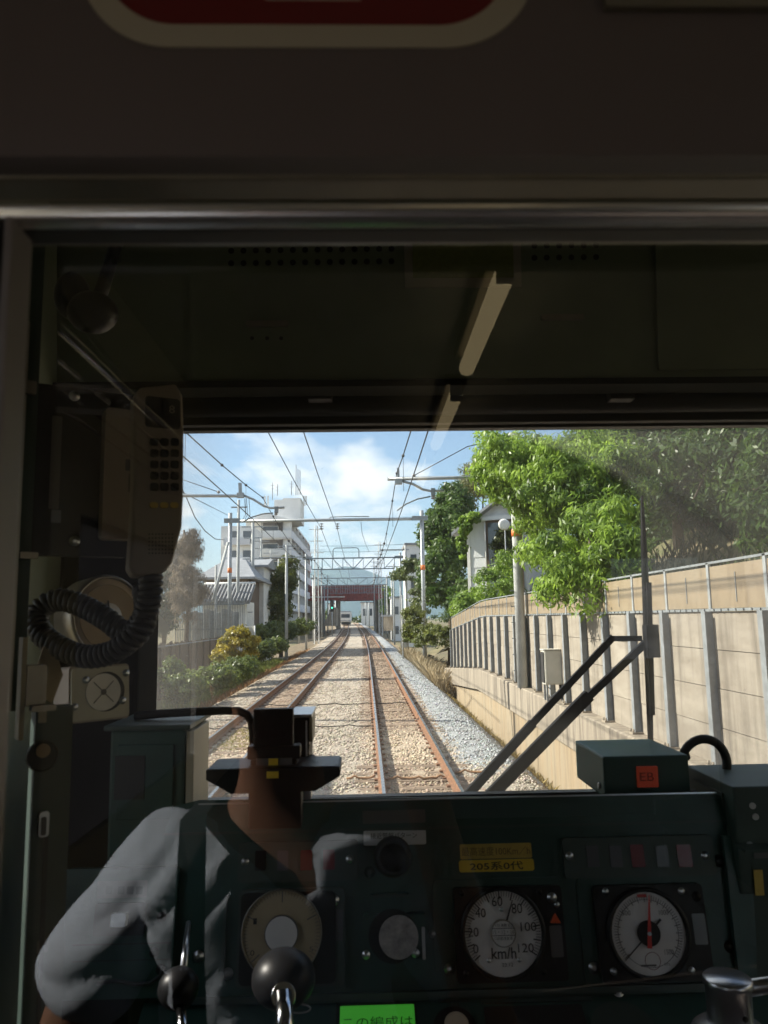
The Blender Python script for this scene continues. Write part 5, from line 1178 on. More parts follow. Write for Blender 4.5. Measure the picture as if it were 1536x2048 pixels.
for u,v in ((1206,1781),(1356,1780),(1222,1939),(1376,1937)): C.screw(u,v,.016,pg,5)
C.screw(1386,1791,.016,pg,7,M_blackm); C.screw(1187,1935,.003,pg,8)
C.plate('side_label',(1380,1824,1405,1886),.016,.0168,M_greyw,pg,rad=3)
# analogue meter with beige dial
c = (565,1864)
bg_ = C.plate('brake_meter', (476,1776,690,1972), .0, .010, M_green2, rad=10)
C.plate('meter_bezel', (482,1782,672,1966), .010, .014, M_black, bg_, rad=12); C.ring('rim', c, 84, 87, .014, .020, M_alud, bg_); C.disc('dial', c, 84, .014, .0155, M_dialb, bg_, 64)
ticks(C, c, 74, 82, -130, 130, 52, 1.0, .0158, M_labeld, bg_, 13, 60, 2.4)
C.disc('hub_cap', c, 36, .0155, .022, M_labeld, bg_, 40); C.disc('hub_label', c, 34, .022, .0225, M_dial, bg_, 40)
C.text('numeral','1',(509,1834,516,1846),.0158,M_ink,bg_); C.text('numeral','0',(503,1897,511,1908),.0158,M_ink,bg_); C.text('numeral','5',(620,1890,627,1900),.0158,M_labeld,bg_)
for u,v in ((456,1947),(668,1799),(397,1912)): C.screw(u,v,.001 if u<460 else .010,bg_,8)
C.plate('side_label',(667,1817,686,1880),.010,.0108,M_greyw,bg_,rad=2)
C.plate('rib', (446,1790,452,1960), 0, .008, M_green2, bg_, rad=2)
# small covered gauge
c = (792,1870)
sgm = C.plate('small_gauge', (727,1824,852,1952), 0, .030, M_green, rad=6)
C.plate('hinged_cover', (742,1786,818,1822), 0, .022, M_green, sgm, rad=3); C.plate('hinge', (745,1785,812,1791), .022, .026, M_green2, sgm, rad=2)
C.disc('well', (785,1866), 52, .030, .031, M_black, sgm, 48); C.disc('dial', (796,1868), 42, .031, .0325, material('mottled_reflection_dial',(.42,.38,.38),.4,var=.35,scale=60), sgm, 48)  # mottled dial tone imitates a crumpled reflection
for u,v in ((732,1903),(829,1900),(866,1867)): C.screw(u,v,.030 if u<850 else .0,sgm,6)
C.plate('clip', (842,1848,848,1912), .030, .034, M_steel, sgm, rad=2)
# ---- flat table below the dials
DK = Plane(960,1990,1.49,0,62)
dk = empty('desk_table', 'dark green desk table in front of the dials', 'desk', mat=DK.m); D = Panel(dk, DK)
D.plate('table_top', (250,1985,1750,2330), -.03, 0, M_green, rad=0)
D.plate('seam', (670,1988,673,2200), 0, .0012, M_ink, rad=0); D.plate('seam', (925,1996,928,2200), 0, .0012, M_ink, rad=0)
rc = D.plate('black_recess', (980,2012,1188,2200), 0, .0025, M_ink, rad=4); D.plate('recess_frame', (962,1998,1185,2006), 0, .004, M_green2, rad=2)
D.plate('name_strip', (875,2000,940,2005), 0, .003, M_green2, rad=1)
for u,v in ((795,1994),(1236,1984)): D.screw(u,v,0,r=7,mat=M_steel if u>1000 else M_black)
gp = D.plate('green_display_frame', (672,2010,836,2150), 0, .004, M_black, rad=3); D.plate('green_display', (679,2014,832,2140), .004, .005, M_grn, gp, rad=2)
D.text('lettering','この編成は',(686,2037,826,2060),.0054,material('display_ink',(.01,.05,.01),.5),gp)
D.disc('button_recess', (910,2058), 38, 0, .006, M_black, seg=32)
a_,b_ = DK.uv(912,2075); obj('cream_button', MB().lathe([(.0205,0),(.0205,.034),(.019,.037),(.012,.0375),(0,.036)],(a_,b_,0),seg=28), M_cream, dk)
D.disc('ring_boss', (1250,2070), 60, 0, .006, M_green2, seg=40)
# ---- master controller and other levers
kq = P(567,1957,1.22); lv = empty('controller_lever', 'black ball grip on a chrome stem before the beige dial', 'lever', loc=kq)
obj('grip', MB().sphere((0,0,0),.047,24,(1.0,1.0,.86)), M_ballg, lv)
e0, e1 = P(567,1985,1.17)-kq, P(571,2100,1.12)-kq
obj('collar', MB().tube([e0-Vector((0,0,.004)),e0+(e1-e0)*.05],[.018,.0165],20), M_chrome, lv); obj('stem', MB().tube([e0,e1],.0125,18), M_chrome, lv)
obj('guard_ring', MB().tube([P(567+30+24*math.cos(t),2017+9*math.sin(t),1.2)-kq for t in np.linspace(0,6.283,20)],.0012,6), M_steel, lv)
kq = P(357,1976,1.18); l2_ = empty('side_lever', 'smaller black ball lever with chrome stem at the desk end', 'lever', loc=kq)
obj('grip', MB().sphere((0,0,0),.029,20,(1,1,.95)), M_ballg, l2_); obj('stem', MB().tube([P(360,1998,1.17)-kq,P(368,2100,1.1)-kq],.007,14), M_chrome, l2_)
obj('upper_rod', MB().tube([P(366,1945,1.24)-kq,P(377,1845,1.34)-kq],[.006,.004],10), M_steel, l2_)
kq = P(1462,2060,1.24); bh = empty('brake_handle', 'thick satin steel brake handle standing on the desk', 'brake handle', loc=kq)
hz_ = P(1460,1953,1.24).z-kq.z
obj('base_ring', MB().lathe([(.062,-.06),(.062,-.015),(.055,.0),(.045,.008),(.034,.012)],seg=40), M_steel, bh)
obj('barrel', MB().lathe([(.034,.008),(.0325,.02),(.0325,hz_-.014),(.0355,hz_-.010),(.0355,hz_-.003),(.033,hz_),(0,hz_)],seg=40), M_steel, bh)
obj('set_screw', MB().lathe([(.004,0),(.004,.006)],(.008,-.034,.03),axis='Y',seg=10), M_blackm, bh)
obj('bar_grip', MB().tube([Vector((.02,0,hz_-.018)),Vector((.16,.02,hz_-.014))],.012,14), M_steel, bh)
# ---- things on top of the desk
q = P(1292,1598,1.62); ebx = empty('emergency_box', 'green box with a red lit button reading EB on the desk top', 'switch box', loc=q)
def lp(u,v,y): return P(u,v,y)-q
f0, f1 = lp(1210,1598,1.60), lp(1377,1509,1.60); bk = lp(1183,1497,1.78)
obj('housing', MB().box((f0.x,f0.y,f0.z),(f1.x,bk.y+.03,f1.z),.005), M_green, ebx)
bn = obj('button', MB().box((lp(1273,1553,1.6).x,f0.y-.006,lp(1294,1574,1.6).z),(lp(1315,1553,1.6).x,f0.y+.002,lp(1294,1532,1.6).z),.002), M_eb, ebx)
EBP = Plane(1294,1553,1.592); tx = Panel(ebx,EBP); me = text_mesh('EB'); tx_o = tx.text('lettering','EB',(1280,1545,1308,1562),0,M_sred); tx_o.matrix_parent_inverse = Matrix.Translation(-q); tx_o.matrix_basis = EBP.m
obj('screw', MB().lathe([(.006,0),(.006,.004)],(f0.x-.004,f0.y+.03,f0.z+.02),axis='X',seg=12), M_steel, ebx)
tag(obj('cable_loop', MB().tube([P(1372+ (1405-1372)*0, 1515,1.68)]+[P(1408+46*math.cos(t),1530-52*math.sin(t),1.67) for t in np.linspace(2.6,-1.3,22)]+[P(1375,1592,1.66)],.0095,12), M_rubber),'black cable looping up beside the green button box','cable')
q = P(1500,1640,1.55); gb = empty('grey_box', 'grey green metal box with screws at the desk end', 'box', loc=q)
f0, f1 = P(1482,1790,1.5)-q, P(1720,1568,1.5)-q; bk = P(1450,1546,1.72)-q
obj('housing', MB().box((f0.x,f0.y,f0.z),(f1.x,f0.y+.22,f1.z),.004), M_green2, gb)
for u,v in ((1506,1612),(1512,1634),(1500,1690)): obj('screw', MB().lathe([(.006,0),(.006,.005)],P(u,v,1.497)-q,axis='Y',seg=12), M_steel, gb)
obj('side_plate', MB().box((f0.x-.004,f0.y+.04,f0.z+.05),(f0.x,f0.y+.18,f1.z-.02)), M_green2, gb)
obj('front_label', MB().box(P(1508,1716,1.497)-q,P(1536,1704,1.494)-q), M_labeld, gb); obj('yellow_tab', MB().box(P(1510,1790,1.497)-q,P(1525,1740,1.494)-q), M_yell2, gb); obj('ledge', MB().box(P(1490,1700,1.46)-q,P(1600,1690,1.5)-q), M_green2, gb)
# timetable stand
YS_ = 1.40; q = P(548,1620,YS_); tt = empty('timetable_stand', 'black timetable stand with wide tray and yellow tags', 'stand', loc=q)
def b2(nm, u0,v0,u1,v1,y0,y1,mat,bev=.003,par=None): a_,c_ = P(u0,v1,y0)-q, P(u1,v0,y0)-q; return obj(nm, MB().box((a_.x,a_.y,a_.z),(c_.x,a_.y+(y1-y0),c_.z),bev), mat, par or tt)
b2('back_plate',506,1417,586,1500,YS_,YS_+.02,M_blackm); b2('collar',494,1491,600,1520,YS_-.004,YS_+.03,M_blackm); b2('neck',500,1518,594,1545,YS_-.003,YS_+.03,M_blackm)
tr = [P(u,v,YS_-.03)-q for u,v in ((412,1541),(680,1534),(680,1552),(630,1582),(462,1588),(412,1560))]
m = MB(); k = len(tr); m.add(tr+[p+Vector((0,.10,.0)) for p in tr],[tuple(range(k)),tuple(range(2*k-1,k-1,-1))]+[(i,(i+1)%k,k+(i+1)%k,k+i) for i in range(k)]); obj('tray', m, M_blackm, tt)
m = MB(); tp = [P(u,v,YS_-.03)-q+Vector((0,0,.002)) for u,v in ((416,1541),(676,1534))]; m.add([tp[0],tp[1],tp[1]+Vector((0,.1,0)),tp[0]+Vector((0,.1,0))],[(0,1,2,3)]); obj('tray_felt', m, M_black, tt)
b2('foot',496,1578,602,1660,YS_+.01,YS_+.06,M_blackm)
b2('grey_tag',512,1516,584,1532,YS_-.008,YS_-.005,M_labeld,.0005); b2('yellow_tag',537,1517,556,1531,YS_-.010,YS_-.0085,M_yell,.0004); b2('yellow_tag',533,1543,557,1557,YS_-.034,YS_-.031,M_yell,.0004)
q0 = q; q = P(607,1535,1.5); mb_ = empty('mirror_box', 'small black box with bright edges behind the timetable stand', 'box', loc=q)
def b3(nm, u0,v0,u1,v1,y0,y1,mat,bev=.002): a_,c_ = P(u0,v1,y0)-q, P(u1,v0,y0)-q; return obj(nm, MB().box((a_.x,a_.y,a_.z),(c_.x,a_.y+(y1-y0),c_.z),bev), mat, mb_)
b3('housing',580,1434,618,1538,1.5,1.6,M_blackm); b3('lid',578,1428,624,1436,1.49,1.62,M_steel); b3('bright_edge',611,1442,614,1530,1.494,1.5,M_steel,.0008); b3('side_strip',618,1432,625,1484,1.5,1.58,M_lit); b3('knob',618,1514,628,1526,1.5,1.53,M_blackm)
b3('foot',604,1536,622,1600,1.52,1.56,M_steel)
tag(obj('bent_pipe', MB().tube([P(u,v,1.62) for u,v in ((270,1432),(310,1428),(380,1424),(450,1421),(478,1422),(494,1429),(503,1443),(506,1465),(507,1490))],.0085,12), M_blackm),'black bent pipe running from pillar to timetable stand','pipe')
# cabinet at the pillar
q = P(300,1640,1.55); cbx = empty('side_cabinet', 'dark green cabinet with an edge coloured as sunlit beside the windscreen', 'cabinet', loc=q)
a_, c_ = P(215,1640,1.55)-q, P(371,1458,1.55)-q; obj('housing', MB().box((a_.x,a_.y,a_.z-.25),(c_.x,a_.y+.2,c_.z),.006), M_green, cbx)
a2, c2_ = P(371,1640,1.55)-q, P(386,1452,1.58)-q; obj('lit_edge', MB().box((c_.x+.001,a_.y+.004,a_.z),(c_.x+.016,a_.y+.15,c_.z-.004),.002), M_lit, cbx)  # sunlight on this edge is put into its cream colour
obj('lid', MB().box((a_.x-.01,a_.y-.012,c_.z),(c_.x+.012,a_.y+.22,c_.z+.010),.003), M_green2, cbx)
obj('door', MB().box((P(232,1560,1.54).x-q.x,a_.y-.006,a_.z),(P(345,1560,1.54).x-q.x,a_.y-.001,P(290,1490,1.54).z-q.z),.002), M_green, cbx); obj('opening', MB().box((P(228,1560,1.54).x-q.x,a_.y-.008,P(260,1600,1.54).z-q.z),(P(288,1560,1.54).x-q.x,a_.y-.0065,P(260,1512,1.54).z-q.z)), M_ink, cbx)

# ================================================================ PILLAR SIDE
q = P(245,1250,1.80); 
obj('corner_pillar', MB().box((X0,1.78,ZF),(xof(300,1200,1.86),YW,ZC-.02),.01), M_flatb, kind='structure')
# radio handset in its cradle
HS = Plane(307,960,1.12,26,4); hs_ = empty('radio_handset', 'grey brown radio telephone handset with keypad', 'handset', mat=HS.m); Hh = Panel(hs_, HS)
pts = [HS.uv(u,v) for u,v in ((262,800),(275,785),(345,778),(358,800),(361,870),(360,1000),(357,1060),(338,1130),(322,1150),(300,1157),(262,1155),(252,1140),(258,1060),(262,960))]
bm = bmesh.new(); vs_ = [bm.verts.new((a,b_,-.012)) for a,b_ in pts]; f = bm.faces.new(vs_); ex = bmesh.ops.extrude_face_region(bm, geom=[f]); 
for w in ex['geom']:
    if isinstance(w, bmesh.types.BMVert): w.co.z = .024
bmesh.ops.recalc_face_normals(bm, faces=bm.faces[:]); bmesh.ops.bevel(bm, geom=bm.edges[:], offset=.005, segments=3, affect='EDGES', profile=.6); mb2 = MB().bm(bm)
obj('body', mb2, M_hand, hs_)
ds = Hh.plate('display', (284,806,353,866), .0235, .0255, M_black, rad=7); Hh.text('lettering','8',(331,822,342,837),.0258,material('display_digit',(.45,.40,.32),.5),ds)
for r_ in range(5):
    for c_ in range(3): Hh.plate('key', (294+c_*20,886+r_*22,310+c_*20,901+r_*22), .0235, .0262, M_black, rad=4)
for c_ in range(3): Hh.plate('yellow_key', (293+c_*20,1012,309+c_*20,1023), .0235, .0262, M_yell2, rad=4)
for i in range(6):
    for j in range(8): Hh.disc('speaker_hole', (292+j*6.5,1074+i*7.5), 1.6, .0236, .0242, M_ink, seg=6)
CRD = Plane(150,940,1.20,30,0); cr_ = empty('handset_cradle', 'black cradle plate with labels behind the handset', 'cradle', mat=CRD.m); K = Panel(cr_, CRD)
K.plate('back_plate', (66,778,262,1112), -.03, 0, M_black, rad=6); K.plate('holder', (200,826,262,1082), 0, .03, M_hand, rad=8); K.plate('label_strip', (101,832,121,1018), 0, .001, M_labeld, rad=2); K.plate('label_strip', (102,1020,122,1046), 0, .001, M_greyw, rad=2)
K.plate('small_label', (242,926,262,948), .03, .0308, M_greyw, rad=2); K.plate('small_label', (248,954,262,990), .03, .0308, M_labeld, rad=2)
for u,v in ((149,792),(149,1082)): K.screw(u,v,0,r=7)
# coiled cord
def coil(path, n, rad, r):
    path = [Vector(p) for p in path]; L_ = [0]
    for a,c in zip(path,path[1:]): L_.append(L_[-1]+(c-a).length)
    out = []; N = n*10
    def cr(i,t):
        p0,p1,p2,p3 = path[max(i-1,0)],path[i],path[min(i+1,len(path)-1)],path[min(i+2,len(path)-1)]
        return .5*((2*p1)+(p2-p0)*t+(2*p0-5*p1+4*p2-p3)*t*t+(3*p1-p0-3*p2+p3)*t**3)
    prev = None
    for k in range(N+1):
        s_ = L_[-1]*k/N; i = max(j for j in range(len(path)-1) if L_[j] <= s_+1e-9); t = (s_-L_[i])/(L_[i+1]-L_[i]); p = cr(i,t); e = (cr(i,min(t+.02,1))-cr(i,max(t-.02,0))).normalized()
        a = (prev - e*prev.dot(e)) if prev is not None else e.orthogonal(); a.normalize(); prev = a; b_ = e.cross(a); an = 2*math.pi*k/10
        out.append(p + (a*math.cos(an)+b_*math.sin(an))*rad)
    return MB().tube(out, r, 7)
cpath = [P(u,v,y) for u,v,y in ((302,1150,1.10),(300,1195,1.10),(285,1240,1.11),(255,1268,1.12),(215,1240,1.13),(165,1212,1.14),(115,1200,1.15),(78,1222,1.15),(80,1262,1.14),(115,1292,1.13),(165,1312,1.12),(215,1308,1.11),(255,1285,1.10),(285,1255,1.10),(292,1215,1.12),(288,1180,1.15))]
tag(obj('coiled_cord', coil(cpath, 62, .0125, .0052), M_rubber),'black coiled telephone cord hanging in a loop below the handset','cord')
# round gauge and square gauge on the pillar bracket
RG = Plane(215,1235,1.42,52,6); rg = empty('round_gauge', 'round pale gauge with white centre behind the coiled cord', 'gauge', mat=RG.m); Rg = Panel(rg, RG)
a_,b_ = RG.uv(218,1235); rad = abs(RG.uv(218,1155)[1]-RG.uv(218,1315)[1])/2
obj('case', MB().lathe([(rad*1.08,-.05),(rad*1.08,.0),(rad*1.03,.006),(rad*.99,.006),(rad*.98,.0)],(a_,b_,0),seg=48), M_alud, rg)
obj('dial', MB().lathe([(rad*.99,-.002),(rad*.99,.001),(0,.001)],(a_,b_,0),seg=48), material('pink_beige_dial',(.90,.74,.62),.4,var=.08), rg)
obj('centre_disc', MB().lathe([(rad*.36,.001),(rad*.36,.002),(0,.002)],(a_,b_,0),seg=36), M_dial, rg)
for t0,t1 in ((.5,.82),): obj('scale_ring', MB().lathe([(rad*.80,.001),(rad*.83,.001),(rad*.83,.0016),(rad*.80,.0016)],(a_,b_,0),seg=48), M_tanp, rg)
obj('needle', MB().bar((a_,b_-rad*.08,.004),(a_-rad*.05,b_+rad*.42,.004),.003,.001), M_ink, rg); obj('hub', MB().lathe([(rad*.09,.002),(rad*.09,.007),(0,.007)],(a_,b_-rad*.05,0),seg=18), M_hand, rg)
SG = Plane(200,1385,1.36,44,4); sgx = empty('square_gauge', 'square metal gauge with crossed lines on a white face', 'gauge', mat=SG.m); Sg = Panel(sgx, SG)
Sg.plate('body', (137,1330,258,1442), -.06, 0, M_hand, rad=8); Sg.plate('face_plate', (141,1334,256,1438), 0, .004, material('warm_grey_metal',(.48,.45,.38),.4,.1,var=.1), rad=8)
Sg.disc('recess', (210,1383), 40, .004, .0045, M_ink, seg=40); fc = Sg.disc('white_face', (204,1384), 37, .0046, .006, M_dial, seg=40)
a_,b_ = SG.uv(204,1384); rr_ = 34*Sg.px
obj('cross_lines', MB().bar((a_-rr_*.62,b_-rr_*.62,.0064),(a_+rr_*.62,b_+rr_*.62,.0064),.0016,.0005,(0,0,1)).bar((a_-rr_*.62,b_+rr_*.62,.0064),(a_+rr_*.62,b_-rr_*.62,.0064),.0016,.0005,(0,0,1)), M_labeld, fc); Sg.disc('centre_ring', (204,1384), 6, .0062, .0068, M_labeld, fc, seg=18)
for u,v in ((170,1360),(147,1414),(243,1401),(250,1346)): Sg.screw(u,v,.004,r=5)
# frame, panel and lock at the cab door edge
DP = Plane(90,1600,1.0,34,0); dpn = empty('door_panel', 'grey green door edge panel with lock and latch', 'panel', mat=DP.m); Dp = Panel(dpn, DP)
Dp.plate('sheet', (56,1415,132,2200), -.03, 0, M_green2, rad=0); Dp.plate('edge_strip', (40,1275,50,1480), -.02, .004, M_lit, rad=1); Dp.plate('upper_plate', (52,1330,92,1412), -.02, .003, M_alud, rad=3)
Dp.disc('lock_ring', (84,1512), 32, 0, .004, M_black, seg=28, r2=28); Dp.disc('lock_barrel', (84,1500), 14, .004, .008, M_tanp, seg=20)
Dp.plate('latch_base', (76,1622,96,1672), 0, .006, M_steel, rad=6); Dp.plate('latch_slot', (80,1632,90,1668), .006, .008, M_ink, rad=3); Dp.plate('gap', (77,1672,86,2200), 0, .0012, M_ink, rad=0)
Dp.plate('white_tag', (74,1880,96,1905), 0, .001, M_labeld, rad=2); Dp.plate('bracket', (58,1408,105,1420), 0, .02, M_alud, rad=2); Dp.plate('screw_plate', (76,1422,92,1445), 0, .003, M_lit, rad=2)
TB = Plane(100,1345,1.12,30,0); tb = empty('angled_board', 'tan pointed board leaning beside the square gauge', 'board', mat=TB.m)
obj('board', MB().prism([TB.uv(u,v) for u,v in ((86,1295),(108,1285),(126,1350),(104,1408),(90,1398),(74,1335))],-.004,0), M_tanp, tb)
UP = Plane(90,900,1.05,36,0); upn = empty('upper_door_panel', 'dark upper door edge panel behind the handset cradle', 'panel', mat=UP.m); U_ = Panel(upn, UP)
U_.plate('sheet', (44,480,70,1420), -.02, 0, M_green2, rad=0); U_.plate('catch', (38,764,70,790), 0, .01, M_alud, rad=2); U_.plate('sheet_edge', (36,640,41,1420), 0, .004, M_alud, rad=0); U_.plate('hook', (38,1105,74,1118), 0, .008, M_alud, rad=2)
fn = P(185,625,1.25); fan = empty('cab_fan', 'dark bulbous fan housing up in the cab corner', 'fan', loc=fn)
obj('housing', MB().sphere((0,0,0),.042,18,(1.0,.9,.85)).sphere((-.035,.0,.03),.03,14,(1,.9,1.4)), M_black, fan); obj('stalk', MB().tube([(0,.02,.02),(.0,.12,.2)],.012,10), M_black, fan)
# ================================================================ SALOON BEHIND THE CAMERA (seen only mirrored in the pane)
M_tube = material('fluorescent_tube', (.8,.75,.6), .4, emit=((1.0,.78,.42),.55))
for k,(y0,y1) in enumerate(((-.95,-1.72),(-2.0,-2.9),(-3.2,-4.1))):
    l = empty('ceiling_lamp', ['lit tube lamp on the saloon ceiling nearest the partition','second lit tube lamp on the saloon ceiling','third lit tube lamp on the saloon ceiling'][k], 'lamp', 'tube lamps along the saloon ceiling', loc=(.36,(y0+y1)/2,3.38)); h2 = abs(y1-y0)/2
    obj('tube', MB().tube([(0,-h2+.02,-.05),(0,h2-.02,-.05)],.027,14), M_tube, l)
    obj('base', MB().box((-.04,-h2,-.012),(.04,h2,.03),.004), M_alud, l)
    for s_ in (-1,1): obj('socket', MB().box((-.022,s_*(h2-.022),-.075),(.022,s_*h2,-.012),.003), M_ceil, l)
rk = empty('luggage_rack', 'metal luggage rack with pale brackets along the saloon window', 'rack', loc=(-.45,-2,2.9))
obj('front_rod', MB().tube([(.02,2.2,0),(.02,-4,0)],.010,10), M_alu, rk)
for i in range(3): obj('rod', MB().tube([(-.06-.055*i,2.2,.02),(-.06-.055*i,-4,.02)],.005,8), M_alu, rk)
for y in (1.87,1.45,1.28,.2,-1.2): obj('bracket', MB().add([(.02,y,0),(.02,y+.05,0),(-.24,y,.02),(-.24,y+.05,.02),(-.24,y,.36),(-.24,y+.05,.36)],[(0,2,4),(1,5,3),(0,1,3,2),(2,3,5,4),(0,4,5,1)]), M_saloon, rk)
# bench seats along both sides
M_moq = material('seat_moquette', (.05,.09,.06), .95, var=.2, scale=30)
for x, lab in ((X0+.25,'green bench seat under the saloon window on the rack side'),(X1-.25,'green bench seat under the saloon window on the far side')):
    s_ = -1 if x < .8 else 1; bs = empty('bench_seat', lab, 'bench', loc=(x,-2.6,ZF)); obj('cushion', MB().box((-.25,-1.5,.30),(.25,1.5,.44),.03), M_moq, bs); obj('backrest', MB().box((s_*.17,-1.5,.44),(s_*.25,1.5,.85),.02), M_moq, bs); obj('heater_box', MB().box((-.2,-1.5,0),(.25,1.5,.3)), M_alud, bs)

# ---- the person holding the phone
M_skin = material('skin', (.30,.145,.085), .55, var=.06, scale=12)
M_shirt= material('grey_t_shirt', (.52,.58,.68), .9, var=.06, scale=18, bump=.12, bscale=60)
M_trou = material('dark_trousers', (.03,.035,.05), .9)
M_hair = material('black_hair', (.012,.010,.010), .55, var=.3, scale=60)
M_strap= material('black_strap', (.012,.012,.014), .8)
def skin(name, verts, edges, mat, parent, sub=2, roots=(0,)):
    me = bpy.data.meshes.new(name); me.from_pydata([v[0] for v in verts], edges, []); me.update()
    o = bpy.data.objects.new(name, me); COL.objects.link(o); o.parent = parent
    mo = o.modifiers.new('skin','SKIN'); mo.use_smooth_shade = True
    if not me.skin_vertices: 
        bm = bmesh.new(); bm.from_mesh(me); bm.verts.layers.skin.verify(); bm.to_mesh(me); bm.free()
    lay = me.skin_vertices[0].data
    for i,v in enumerate(verts): lay[i].radius = v[1] if isinstance(v[1],tuple) else (v[1],v[1]); lay[i].use_root = i in roots
    sb = o.modifiers.new('sub','SUBSURF'); sb.levels = sub; sb.render_levels = sub
    dg = bpy.context.evaluated_depsgraph_get(); dg.update(); m2 = bpy.data.meshes.new_from_object(o.evaluated_get(dg)); o.modifiers.clear(); o.data = m2
    m2.materials.clear(); m2.materials.append(mat); m2.polygons.foreach_set('use_smooth',[True]*len(m2.polygons)); return o
PB = Vector((-.115,-.26,ZF))
pe = empty('person', 'person in a grey T-shirt mirrored in the partition pane, holding a phone', 'person', loc=PB)
def w(x,y,z): return Vector((x,y,z))-PB
V = [(w(-.115,-.30,1.66),(.15,.11)), (w(-.115,-.28,1.86),(.135,.10)), (w(-.115,-.26,2.06),(.15,.11)), (w(-.115,-.245,2.18),(.085,.075)), (w(-.115,-.225,2.25),.052), (w(-.115,-.205,2.31),.055), (w(-.115,-.19,2.40),(.076,.092)), (w(-.115,-.195,2.47),(.070,.085)),
     (w(-.27,-.25,2.165),.058), (w(-.36,-.23,2.03),.049), (w(-.41,-.22,1.89),.040), (w(-.41,-.13,1.72),.030), (w(-.405,-.09,1.66),.024),
     (w(.04,-.25,2.165),.058), (w(.12,-.20,2.04),.049), (w(.15,-.13,1.95),.040), (w(.10,-.06,2.15),.032), (w(.055,-.035,2.32),.024), (w(.045,-.03,2.38),.026),
     (w(-.20,-.30,1.58),.09), (w(-.21,-.27,1.24),.062), (w(-.215,-.30,.97),.042), (w(-.215,-.20,.93),.035),
     (w(-.03,-.30,1.58),.09), (w(-.02,-.27,1.24),.062), (w(-.015,-.30,.97),.042), (w(-.015,-.20,.93),.035), (w(-.40,-.08,1.60),.026)]
E = [(0,1),(1,2),(2,3),(3,4),(4,5),(5,6),(6,7),(3,8),(8,9),(9,10),(10,11),(11,12),(12,27),(3,13),(13,14),(14,15),(15,16),(16,17),(17,18),(0,19),(19,20),(20,21),(21,22),(0,23),(23,24),(24,25),(25,26)]
skin('body', V, E, M_skin, pe)
sv = [(w(-.115,-.30,1.60),(.185,.14)), (w(-.115,-.285,1.80),(.17,.13)), (w(-.115,-.26,2.04),(.178,.135)), (w(-.115,-.248,2.165),(.115,.095)), (w(-.27,-.25,2.165),.078), (w(-.355,-.235,2.045),.077), (w(-.385,-.23,2.0),.084), (w(.04,-.25,2.165),.078), (w(.115,-.205,2.055),.077), (w(.14,-.185,2.015),.082)]
ts_ = skin('t_shirt', sv, [(0,1),(1,2),(2,3),(3,4),(4,5),(5,6),(3,7),(7,8),(8,9)], M_shirt, pe, sub=4)
bm = bmesh.new(); bm.from_mesh(ts_.data)
for hem, sh_ in ((w(-.385,-.23,2.0),w(-.27,-.25,2.165)),(w(.14,-.185,2.015),w(.04,-.25,2.165))):     # cut the sleeves open at the hem
    d_ = (hem-sh_).normalized(); reg = [f for f in bm.faces if (f.calc_center_median()-sh_).dot(d_) > .05]
    gm = list({v for f in reg for v in f.verts}) + list({e for f in reg for e in f.edges}) + reg
    bmesh.ops.bisect_plane(bm, geom=gm, plane_co=hem+d_*.01, plane_no=d_, clear_outer=True)
bm.normal_update()
for v in bm.verts:                                            # folds in the cloth
    p = v.co + PB; a = 34*(p.x*.9 - p.z*.7) + 3.2*math.sin(11*p.z+7*p.y) + 2.1*math.sin(17*p.x+4); b_ = 21*(p.z*1.1+p.x*.4) + 2.6*math.sin(13*p.x-6*p.y)
    v.co += v.normal*(.011*abs(math.sin(a))*math.sin(b_)+.007*math.sin(b_*.6+1))
bm.to_mesh(ts_.data); bm.free()
tv = [(w(-.115,-.30,1.64),(.165,.125)), (w(-.20,-.30,1.55),.105), (w(-.21,-.27,1.24),.082), (w(-.215,-.30,1.0),.065), (w(-.03,-.30,1.55),.105), (w(-.02,-.27,1.24),.082), (w(-.015,-.30,1.0),.065)]
skin('trousers', tv, [(0,1),(1,2),(2,3),(0,4),(4,5),(5,6)], M_trou, pe)
hr = MB().sphere(w(-.115,-.215,2.455),.094,22,(.92,1.08,.86)); obj('hair', hr, M_hair, pe)
obj('ear', MB().sphere(w(-.198,-.20,2.40),.026,10,(.4,.7,1.1)), M_skin, pe); obj('ear', MB().sphere(w(-.032,-.20,2.40),.026,10,(.4,.7,1.1)), M_skin, pe)
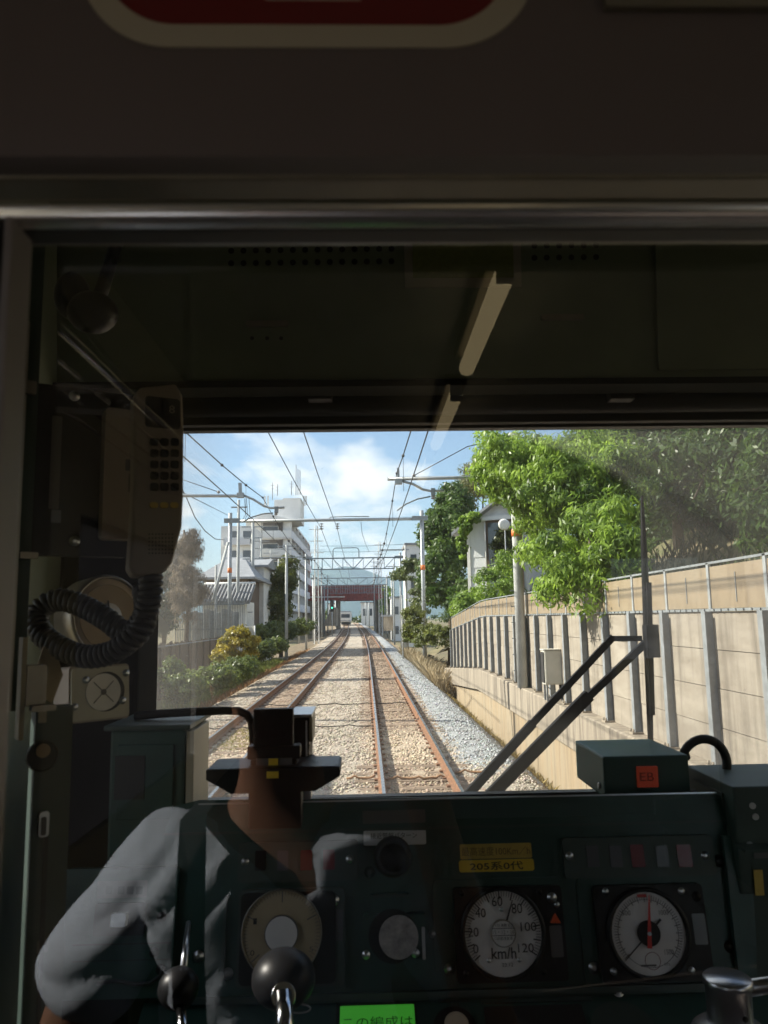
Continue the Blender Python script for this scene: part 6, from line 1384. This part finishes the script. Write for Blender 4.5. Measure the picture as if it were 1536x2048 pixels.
obj('nose', MB().sphere(w(-.115,-.092,2.385),.016,10,(.8,1.1,1.3)), M_skin, pe); obj('mouth', MB().sphere(w(-.115,-.100,2.345),.018,10,(1.3,.4,.35)), material('lips',(.28,.09,.07),.5), pe)
for s_ in (-.033,.033): obj('eye', MB().sphere(w(-.115+s_,-.106,2.415),.011,10), material('eye_dark',(.05,.04,.035),.2), pe)
for k,(ox,ln) in enumerate(((-.012,.032),(.0,.038),(.012,.036),(.023,.028))):
    obj('finger', MB().tube([w(.050+ox*.3,-.025,2.375+ox),w(.062,-.012,2.385+ox*1.4),w(.050,.000-.012,2.388+ox*1.4)],[.009,.0085,.007],8), M_skin, pe)
obj('thumb', MB().tube([w(.035,-.04,2.37),w(.015,-.03,2.40),w(.0,-.022,2.42)],[.011,.010,.008],8), M_skin, pe)
for k in range(5): obj('finger', MB().tube([w(-.42+.012*k,-.08,1.59),w(-.42+.011*k,-.06,1.555),w(-.415+.010*k,-.055,1.525+.006*abs(k-2))],[.009,.0085,.007],8), M_skin, pe)
obj('shoe', MB().box(w(-.265,-.34,ZF),w(-.165,-.07,ZF+.09),.025), M_strap, pe); obj('shoe', MB().box(w(-.065,-.34,ZF),w(.035,-.07,ZF+.09),.025), M_strap, pe)
obj('bag_strap', MB().add([w(-.235,-.16,2.235),w(-.20,-.15,2.245),w(-.19,-.10,2.10),w(-.228,-.10,2.10),w(-.175,-.10,1.85),w(-.215,-.10,1.85),w(-.235,-.30,2.235),w(-.20,-.30,2.245)],[(0,1,2,3),(3,2,4,5),(6,7,1,0)]), M_strap, pe)
ph = empty('mobile_phone', 'dark mobile phone held up towards the pane', 'phone', loc=(.01,-.014,2.44)); obj('body', MB().box((-.035,-.004,-.085),(.040,.004,.030),.002), M_black, ph)

M_blind = material('roller_blind', (.19,.19,.20), .9, transl=.75)  # translucent sheet added to glow in the bright rail without a sun patch
wb = empty('added_blind', 'unseen roller blind added in the saloon window to brighten the rail', 'blind', loc=(X0-.02,-1.7,2.3)); obj('cloth', MB().box((-.002,-.69,-.38),(.002,.68,.47)), M_blind, wb); obj('bottom_bar', MB().box((-.008,-.69,-.40),(.008,.68,-.375)), M_alud, wb)
